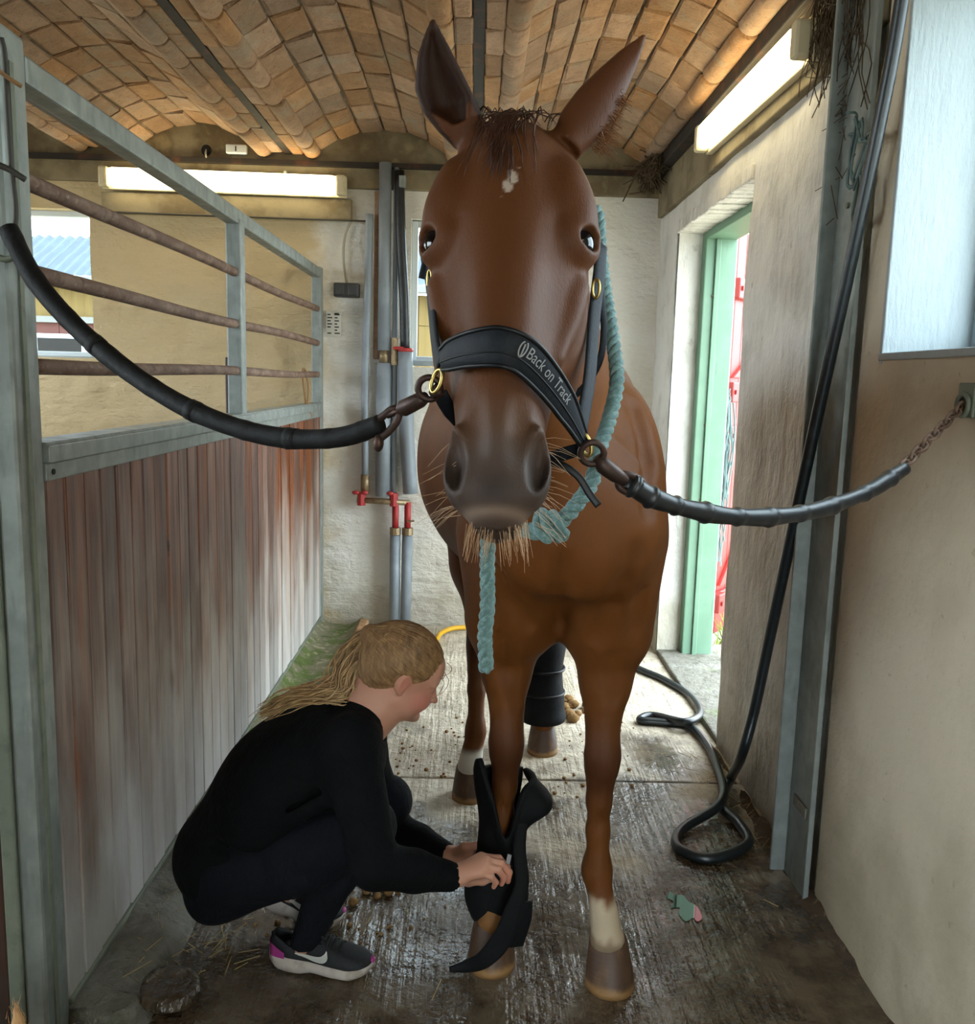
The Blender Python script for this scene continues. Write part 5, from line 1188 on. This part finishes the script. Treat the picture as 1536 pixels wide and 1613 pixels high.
# hair: cap, drawn back to the tie, loose waves of the ponytail
K = SDF(gaxis((-.42, -.05, .0034)), gaxis((1.92, 2.24, .0034)), gaxis((.62, .94, .0034)))
K.ell(hd(-.016, .052), (.096, .080, .078), .02, ax=HA); K.ell(hd(-.055, .012), (.058, .066, .069), .03, ax=HA)
K.cone(hd(-.085, .055), hd(-.118, .068), .040, .018, .03)
K.ell(hd(.100, -.030), (.072, .100, .12), .012, 'd', ax=HA)
K.ell(hd(.040, -.072), (.066, .066, .12), .014, 'd', ax=HA)
for l in (-1, 1): K.ell(hd(.004, .008, l*.082), (.019, .027, .018), .008, 'd', ax=HA)
me, V = K.mesh('hair'); del K
hr_ = link('hair', me, M['hair'], per, smooth=True); smooth_mod(hr_, 3, .5)
tie = hd(-.116, .068)
mb = MB(); lock = MB()
from mathutils.bvhtree import BVHTree
bvh = BVHTree.FromPolygons([tuple(v) for v in V], [tuple(p.vertices) for p in hr_.data.polygons])
HL = np.array([(.085, .10, 0), (.082, .085, .028), (.074, .062, .048), (.056, .040, .062), (.030, .032, .072), (.010, .040, .076), (-.022, .030, .076), (-.034, .0, .073), (-.045, -.030, .062), (-.060, -.048, .035), (-.065, -.052, 0)])
def strand(a, b, n, lift, r):
    out = []
    for q, t in enumerate(np.linspace(0, 1, n)):
        p = a+(b-a)*t; p = p+(p-hd(-.02, .035))*.45*math.sin(math.pi*t)
        h = bvh.find_nearest(Vector(p)); h0 = np.array(h[0]); nrm = np.array(h[1]); nrm = nrm if nrm@(h0-hd(-.02, .035)) > 0 else -nrm
        out.append(h0+nrm*lift*(.4+.6*math.sin(math.pi*min(1, t*1.3))))
    out[-1] = b; mb.tube(out, np.interp(np.linspace(0, 1, n), [0, .15, .8, 1], [.0004, r, r, r*.8]), 4)
for i in range(420):
    u = random.random(); sd = -1 if random.random() < .7 else 1
    k = u*(len(HL)-1); a = np.array([np.interp(k, range(len(HL)), HL[:, c]) for c in range(3)])
    g = random.random()**2.0*.75
    a = hd(a[0], a[1], a[2]*sd)+RNG.normal(0, .003, 3); a = a+(tie-a)*g
    strand(a, tie+RNG.normal(0, .005, 3), 11, random.uniform(.0006, .0035), random.uniform(.0009, .0018))
tailp = [tie, P(575, 1020, y=2.075), P(556, 1052, y=2.075), P(545, 1082, y=2.06), P(508, 1094, y=2.04), P(462, 1103, y=2.04), P(415, 1127, y=2.04)]
for i in range(230):
    ln = random.choice((4, 5, 6, 7, 7)); o1 = RNG.normal(0, 1, 3); o2 = RNG.normal(0, 1, 3); pts = []
    sp = [.004, .019, .028, .026, .016, .013, .010]
    for k in range(ln): pts.append(np.array(tailp[k])+(o1*(1-k/7)+o2*k/7)*sp[k]*[1, 1.1, .9]+np.array([0, 0, .004 if k > 3 else 0]))
    p = spline(pts, 8*ln); ph = random.uniform(0, 6.28); q = np.arange(len(p)); p[:, 2] += .004*np.sin(q*.45+ph)*np.clip(q/12, 0, 1); p[:, 0] += .003*np.cos(q*.45+ph)
    lock.tube(p, np.interp(np.linspace(0, 1, len(p)), [0, .1, .7, 1], [.0018, .0022, .002, .0005]), 4)
for i in range(16):
    b0 = hd(random.uniform(.05, .085), random.uniform(.05, .10), random.choice((-1, 1))*random.uniform(.02, .05)); L = random.uniform(.02, .07)
    mb.tube(spline([b0, b0+Fv*.016-Uv*.2*L, b0+Fv*.018-Uv*.6*L, b0+Fv*random.uniform(.0, .02)-Uv*L], 8), .0008, 3)
mb.build('hair_strands', M['hair'], hr_, smooth=True, kind='stuff')
M['hair_light'] = mat('light_blond_hair', '#ad8a5e', .45, layers=[('#cfae7b', (50, 50, 25), .45, .66, .7), ('#6b5238', (40, 40, 20), .52, .72, .6)])
lock.build('ponytail', M['hair_light'], hr_, smooth=True, kind='stuff')
M['scrunchie'] = mat('dark_red_band', '#4a2420', .8)
td = unit(tailp[1]-tie); q1 = unit(np.cross(td, [0, 1, 0])); q2 = np.cross(td, q1)
ring(tie+td*.006, .014, .0065, q1, q2).build('hair_tie', M['scrunchie'], per, smooth=True)

# ------------------------------------------------------------------ boots of the horse
M['boot'] = mat('black_neoprene', '#050608', .8, layers=[('#0a0c0e', 120, .45, .65, .6)], bumps=[(18, .3, .012), (300, .3, .001)], spec=.25)
def shell(cx, cy, z0, z1, rf, a0, a1, th, nz=22, na=40, lean=(0, 0), top=None):
    """leg wrap: rf(z in 0..1, angle) radius; angle 0 faces the camera (-y), + towards +x"""
    G = np.zeros((nz, na, 3)); O = np.zeros((nz, na, 3))
    for i in range(nz):
        for k in range(na):
            a = a0+(a1-a0)*k/(na-1); t = i/(nz-1); zt = z1 if top is None else top(a)
            r = rf(t, a); z = z0+(zt-z0)*t
            G[i, k] = (cx+lean[0]*t+r*math.sin(a), cy+lean[1]*t-r*math.cos(a), z); O[i, k] = (-math.sin(a)*th, math.cos(a)*th, 0)
    return MB().grid(G, O)
bt = thing('leg_boot', 'black padded leg boot held open round the bandaged foreleg beside the person', 'horse boot', (.09, 2.1, .13), 'horse leg boots')
def rf(t, a):
    r = .062+.004*math.sin(7*t)+.010*math.exp(-((t-.05)/.1)**2)+.012*sm((t-.55)/.4)
    r += .058*math.exp(-((t-.80)/.13)**2)*sm((a-.5)/.8)*sm((3.0-a)/1.0)          # flaring right wing
    return r
shell(.094, 2.105, .135, .50, rf, -3.9, 2.3, .014, 30, 60, top=lambda a: .47-.13*math.exp(-((a-.1)/.42)**2)+.06*math.exp(-((a+1.1)/.4)**2)).build('shell', M['boot'], bt, smooth=True)
shell(.092, 2.105, .10, .27, lambda t, a: .060+.030*math.exp(-((t-.35)/.4)**2)*sm((-a)/1.0), -2.0, .35, .012, 14, 24).build('front_flap', M['boot'], bt, smooth=True)
G0 = spline([P(822, 1290, y=2.06), P(818, 1340, y=2.02), P(822, 1390, y=1.99), P(810, 1430, y=1.975), P(790, 1480, y=1.972), P(762, 1512, y=1.975), P(735, 1522, z=.02), P(708, 1527, z=.012)], 40)
band(G0, np.tile(unit((0.2, -.8, .5)), (40, 1)), np.interp(np.linspace(0, 1, 40), [0, .3, .6, .85, 1], [.03, .036, .05, .03, .012]), .006, 'strap', M['boot'], bt)
G0 = spline([P(826, 1420, y=2.03), P(824, 1450, y=2.02), P(812, 1490, y=2.03)], 16)
band(G0, np.tile(unit((.4, -.8, .2)), (16, 1)), .045, .008, 'heel_strap', M['boot'], bt)
MB().hexa([P(797, 1360, y=1.985), P(803, 1361, y=1.985), P(806, 1348, y=1.985), P(800, 1346, y=1.985)]+[p+np.array([0, .004, 0]) for p in (P(797, 1360, y=1.985), P(803, 1361, y=1.985), P(806, 1348, y=1.985), P(800, 1346, y=1.985))]).build('tag', M['grey_text'], bt)
bh = thing('leg_boot', 'black wrapped boot on the hind leg behind the forelegs', 'horse boot', (.30, 3.45, .12), 'horse leg boots')
shell(.30, 3.40, .115, .46, lambda t, a: .080+.006*math.sin(9*t)+.014*math.exp(-((t-.03)/.06)**2)+.01*t, -3.3, 3.3, .016, 26, 44, lean=(0, .10)).build('shell', M['boot'], bh, smooth=True)
for zz in (.22, .31, .40): ring((.30, 3.40+.10*(zz-.115)/.345, zz), .086, .006, (1, 0, 0), (0, 1, 0)).build('strap', M['piping'], bh, smooth=True)
# ------------------------------------------------------------------ yard: building opposite, hose, netting, weeds
M['ywall'] = mat('yellow_cladding', '#64501f', .7, layers=[('#6d5828', 4, .45, .7, .4)])
M['roof'] = mat('fibre_cement_roof', '#333f48', .8, layers=[('#3d4a54', 3, .45, .7, .5)])
M['redbrick'] = mat('red_boarding', '#451e17', .8, layers=[('#512a22', 5, .45, .7, .5)])
M['fascia'] = mat('white_fascia', '#5f605c', .6)
bd = thing('stable_building', 'low yellow clad stable building with corrugated roof across the yard', 'building', (0, 15, 0))
YW = 15.0
def corr(x0, x1, z0, z1, y0, y1, pitch_, amp, rows=2):
    X = np.arange(x0, x1, pitch_/4); t = np.linspace(0, 1, rows)
    return np.array([[(x, y0+(y1-y0)*q, z0+(z1-z0)*q+0) for x in X] for q in t]), X
MB().box(-14, 12, YW+.05, YW+6, 0, 2.78).build('wall', M['ywall'], bd)
for i in range(26):
    G, X = corr(-14+i, -13+i+.051, 2.30, 2.80, YW, YW, .2, .02); G[..., 1] -= .025*np.sin(X/.2*2*math.pi)[None, :]+.01
    if -9 < -14+i < 8: MB().grid(G).build('cladding_panel', M['ywall'], bd)
for i in range(26):
    if -9 < -14+i < 8:
        lo = 1.0 if i < 9 else 0
        if i >= 9:
            G, X = corr(-14+i, -13+i+.051, .0, 2.32, YW, YW, .2, .02); G[..., 1] -= .025*np.sin(X/.2*2*math.pi)[None, :]+.01; MB().grid(G).build('cladding_panel', M['ywall'], bd)
        for r in range(2):
            G, X = corr(-14+i, -13+i+.06, 2.92+.42*r, 3.36+.42*r, YW-.35+.75*r, YW+.45+.75*r, .18, .02); G[..., 2] += .025*np.sin(X/.18*2*math.pi)[None, :]-.03*r; G[..., 1] += 0; MB().grid(G).build('roof_sheet', M['roof'], bd, smooth=True)
MB().box(-14, 12, YW-.40, YW-.30, 2.80, 2.93).build('gutter', M['fascia'], bd, bevel=.02)
MB().box(-14, -5, YW-.12, YW+.04, 2.20, 2.30).build('white_band', M['fascia'], bd)
for i in range(10): MB().box(-9.6+.46*i, -9.6+.46*i+.45, YW-.05, YW+.04, .0, 2.20).build('board', M['redbrick'], bd)
for xw in (-8.35, -7.25, -6.05):
    f = MB().box(xw, xw+.85, YW-.10, YW-.05, 1.55, 2.02).build('window_frame', M['frame_white'], bd)
    MB().box(xw+.07, xw+.78, YW-.11, YW-.10, 1.62, 1.95).build('pane', M['dark'] if xw > -8 else M['redbrick'], f)
MB().box(-9.5, -5, YW-.11, YW-.05, 1.48, 1.55).build('window_ledge', M['frame_white'], bd)
# netting bundle between frame and leaf
mb = MB()
for q in range(46):
    b0 = np.array([1.365+random.gauss(0, .010), 4.83+random.gauss(0, .02), 1.40+random.gauss(0, .02)]); L = random.uniform(.3, .95)
    mb.tube(spline([b0, b0+RNG.normal(0, .03, 3)*[.5, 1, .4]-[0, 0, .3*L], b0+RNG.normal(0, .03, 3)*[.5, 1, .4]-[0, 0, .65*L], b0+RNG.normal(0, .03, 3)*[.5, 1, .3]-[0, 0, L]], 10), .0045, 4)
tag(mb.build('rope_bundle', M['twine'], None, kind='stuff'), 'bundle of pale frayed ropes hanging between green frame and red door', 'ropes')
M['grass'] = mat('weeds', '#6d8a35', .7, layers=[('#90a552', 30, .45, .7, .6)])
def tuft(c, r, n, h, label):
    mb = MB()
    for q in range(n):
        b0 = np.array(c)+np.array([random.gauss(0, r), random.gauss(0, r), 0]); d = np.array([random.gauss(0, .5), random.gauss(0, .5), 1])*h*random.uniform(.5, 1.1)
        w_ = np.array([.006, 0, 0]) if q % 2 else np.array([0, .006, 0]); mb.add([b0-w_, b0+w_, b0+d], [(0, 1, 2)])
    tag(mb.build('grass_tuft', M['grass'], None, kind='stuff'), label, 'grass')
tuft((1.55, 4.62, -.03), .09, 160, .10, 'green grass tuft in the gravel outside the doorway')
tuft((1.50, 4.98, -.03), .03, 70, .2, 'taller weed by the lower edge of the red door')
# ------------------------------------------------------------------ odds and ends on the floor
M['yellowhose'] = mat('yellow_hose', '#c99a16', .45)
o = MB().tube(spline([P(735, 988, z=.02), P(712, 990, z=.03), P(694, 998, z=.02), P(682, 1012, z=.013), P(640, 1016, z=.013)], 30), .014, 10).build('yellow_hose', M['yellowhose'], None, smooth=True); tag(o, 'short yellow hose on the floor by the back wall behind the horse', 'hose')
M['dung'] = mat('horse_dung', '#7a5a30', .9, layers=[('#9a7a48', 60, .45, .7, .6)], bumps=[(120, .6, .006)])
def pile(c, n, r, s, label):
    o = thing('dung_pile', label, 'dung', c)
    for q in range(n):
        a = random.gauss(0, r), random.gauss(0, r); b = s*random.uniform(.5, 1.2)
        MB().ball((c[0]+a[0], c[1]+a[1]*1.2, c[2]+b*.6), (b, b*.9, b*.7), 8, 5).build('clump', M['dung'], o, smooth=True)
    return o
pile(P(900, 1118, z=0), 26, .045, .026, 'pile of brown horse dung on the floor behind the hind boot')
pile(P(575, 1408, z=0), 10, .035, .014, 'crumbs of dung on the wet floor under the arms of the person')
t = NT('puddle_water'); t.b.inputs['Base Color'].default_value = c4('#2a221b'); t.b.inputs['Roughness'].default_value = .02; t.b.inputs['Specular IOR Level'].default_value = .9; M['puddle'] = t.m
def puddle(pts, label):
    q = spline([P(a, b, z=.0015) for a, b in pts]+[P(*pts[0], z=.0015)], 36)[:-1]; mb = MB().prism([tuple(p) for p in q], (0, 0, .001)); tag(mb.build('puddle', M['puddle'], None), label, 'puddle')
puddle([(1056, 1404), (1064, 1411), (1076, 1410), (1084, 1420), (1098, 1428), (1106, 1446), (1098, 1452), (1092, 1446), (1080, 1452), (1070, 1440), (1071, 1430), (1056, 1430), (1061, 1420), (1050, 1414)], 'small still puddle on the wet floor right of the bare foreleg')
mb = MB()
for q in range(150):
    u, v = random.choice(((random.uniform(620, 760), random.uniform(1130, 1225)), (random.uniform(840, 1000), random.uniform(1120, 1260)), (random.uniform(380, 720), random.uniform(1330, 1480)))); c_ = P(u, v, z=0); r_ = random.uniform(.003, .010)
    mb.ball((c_[0], c_[1], r_*.4), (r_, r_*1.2, r_*.6), 5, 4)
tag(mb.build('floor_crumbs', M['dung'], None, kind='stuff'), 'scattered brown crumbs of dirt over the concrete floor', 'dirt')
mb = MB()
for q in range(170):
    if q < 90: c_ = np.array([random.uniform(-.80, -.55), random.uniform(1.85, 2.6), .0]); c_[2] = .004+max(0, (-.70-c_[0])*.7)
    elif q < 140: c_ = np.array([random.uniform(.86, .98), random.uniform(2.6, 3.3), .006])
    else: c_ = np.array([random.uniform(-.6, .9), random.uniform(1.9, 3.4), .003])
    a = random.uniform(0, 3.14); L = random.uniform(.015, .07); mb.tube([c_, c_+np.array([L*math.cos(a), L*math.sin(a), random.uniform(0, .02)])], .0011, 3)
tag(mb.build('loose_straw', M['straw'], None, kind='stuff'), 'loose straw stalks strewn along the kerb and wall foot', 'straw')
# concrete lump and stones at the near end of the kerb
def stone(c, r, seed, name, label, m):
    mb = MB().ball((0, 0, 0), 1.0, 18, 12); v = np.array(mb.v); n_ = vnoise(v, 3.1, seed); v = v*(1+.13*n_)[:, None]; v[:, 2] = np.clip(v[:, 2], -.6, .55)
    mb.v = [tuple(np.array(c)+q*np.array(r)) for q in v]; tag(mb.build(name, m, None, smooth=True), label, 'stone')
c_ = P(268, 1570, z=0); stone((c_[0], c_[1], .015), (.075, .075, .04), 3, 'concrete_lump', 'flat wet concrete lump on the floor in the lower left corner', M['floor'])
c_ = P(165, 1600, z=.03); stone((c_[0], c_[1], .03), (.08, .05, .06), 6, 'stone', 'pale worn stone at the foot of the galvanised post', M['concrete'])
# ------------------------------------------------------------------ small dog at the lower left corner, only an ear tip in view
M['dogfur'] = mat('tan_fur', '#c39a6b', .9, layers=[('#8a6038', 30, .5, .7, .5)], bumps=[((120, 120, 40), .5, .003)])
dg = thing('dog', 'tan furred ear of a dog at the lower left edge of the picture', 'dog', (-.70, 1.35, 0))
tipE = P(24, 1580, y=1.46)
D = SDF(gaxis((tipE[0]-.15, tipE[0]+.30, .006)), gaxis((1.05, 1.65, .007)), gaxis((.0, .52, .006)))
hx_, hz_ = tipE[0]+.046, tipE[2]-.125
D.ell((hx_, 1.46, hz_), (.062, .07, .06), .02); D.cone((hx_, 1.42, hz_-.01), (hx_, 1.33, hz_-.11), .05, .07, .04); D.chain([(hx_, 1.33, hz_-.11), (hx_, 1.22, .11)], [.075, .09], .05)
D.cone((hx_, 1.50, hz_-.015), (hx_, 1.57, hz_-.03), .034, .022, .03)
for sx in (-1, 1):
    D.cone((hx_+sx*.034, 1.45, hz_+.03), (hx_+sx*.046, 1.46-(.05 if sx > 0 else 0), tipE[2]-.004-(.06 if sx > 0 else 0)), .026, .003, .015)
    D.chain([(hx_+sx*.045, 1.36, hz_-.13), (hx_+sx*.045, 1.38, .03), (hx_+sx*.045, 1.41, .018)], [.034, .02, .02], .02); D.ell((hx_+sx*.07, 1.22, .07), (.04, .08, .06), .03)
D.chain([(hx_, 1.17, .06), (hx_+.09, 1.15, .03), (hx_+.15, 1.2, .03)], [.025, .02, .012], .02)
me, V = D.mesh('dog_body'); del D
link('body', me, M['dogfur'], dg, smooth=True)
mb = MB()
for q in range(130):
    u = random.random()**.7; e0 = np.array([hx_-.034, 1.45, hz_+.04]); e1 = tipE; b0 = e0+(e1-e0)*(1-u)+RNG.normal(0, .012*(.2+u), 3)*[1, .6, .3]; mb.tube([b0, b0+(np.array([random.gauss(0, .3), random.gauss(0, .2), 1]))*.016], [.0007, .0002], 3)
mb.build('ear_fur', M['dogfur'], dg, kind='stuff')
for sx in (-1, 1): MB().ball((hx_+sx*.026, 1.525, hz_+.008), .008).build('eye', M['eye'], dg, smooth=True)
MB().ball((hx_, 1.592, hz_-.028), .010).build('nose', M['black'], dg, smooth=True)
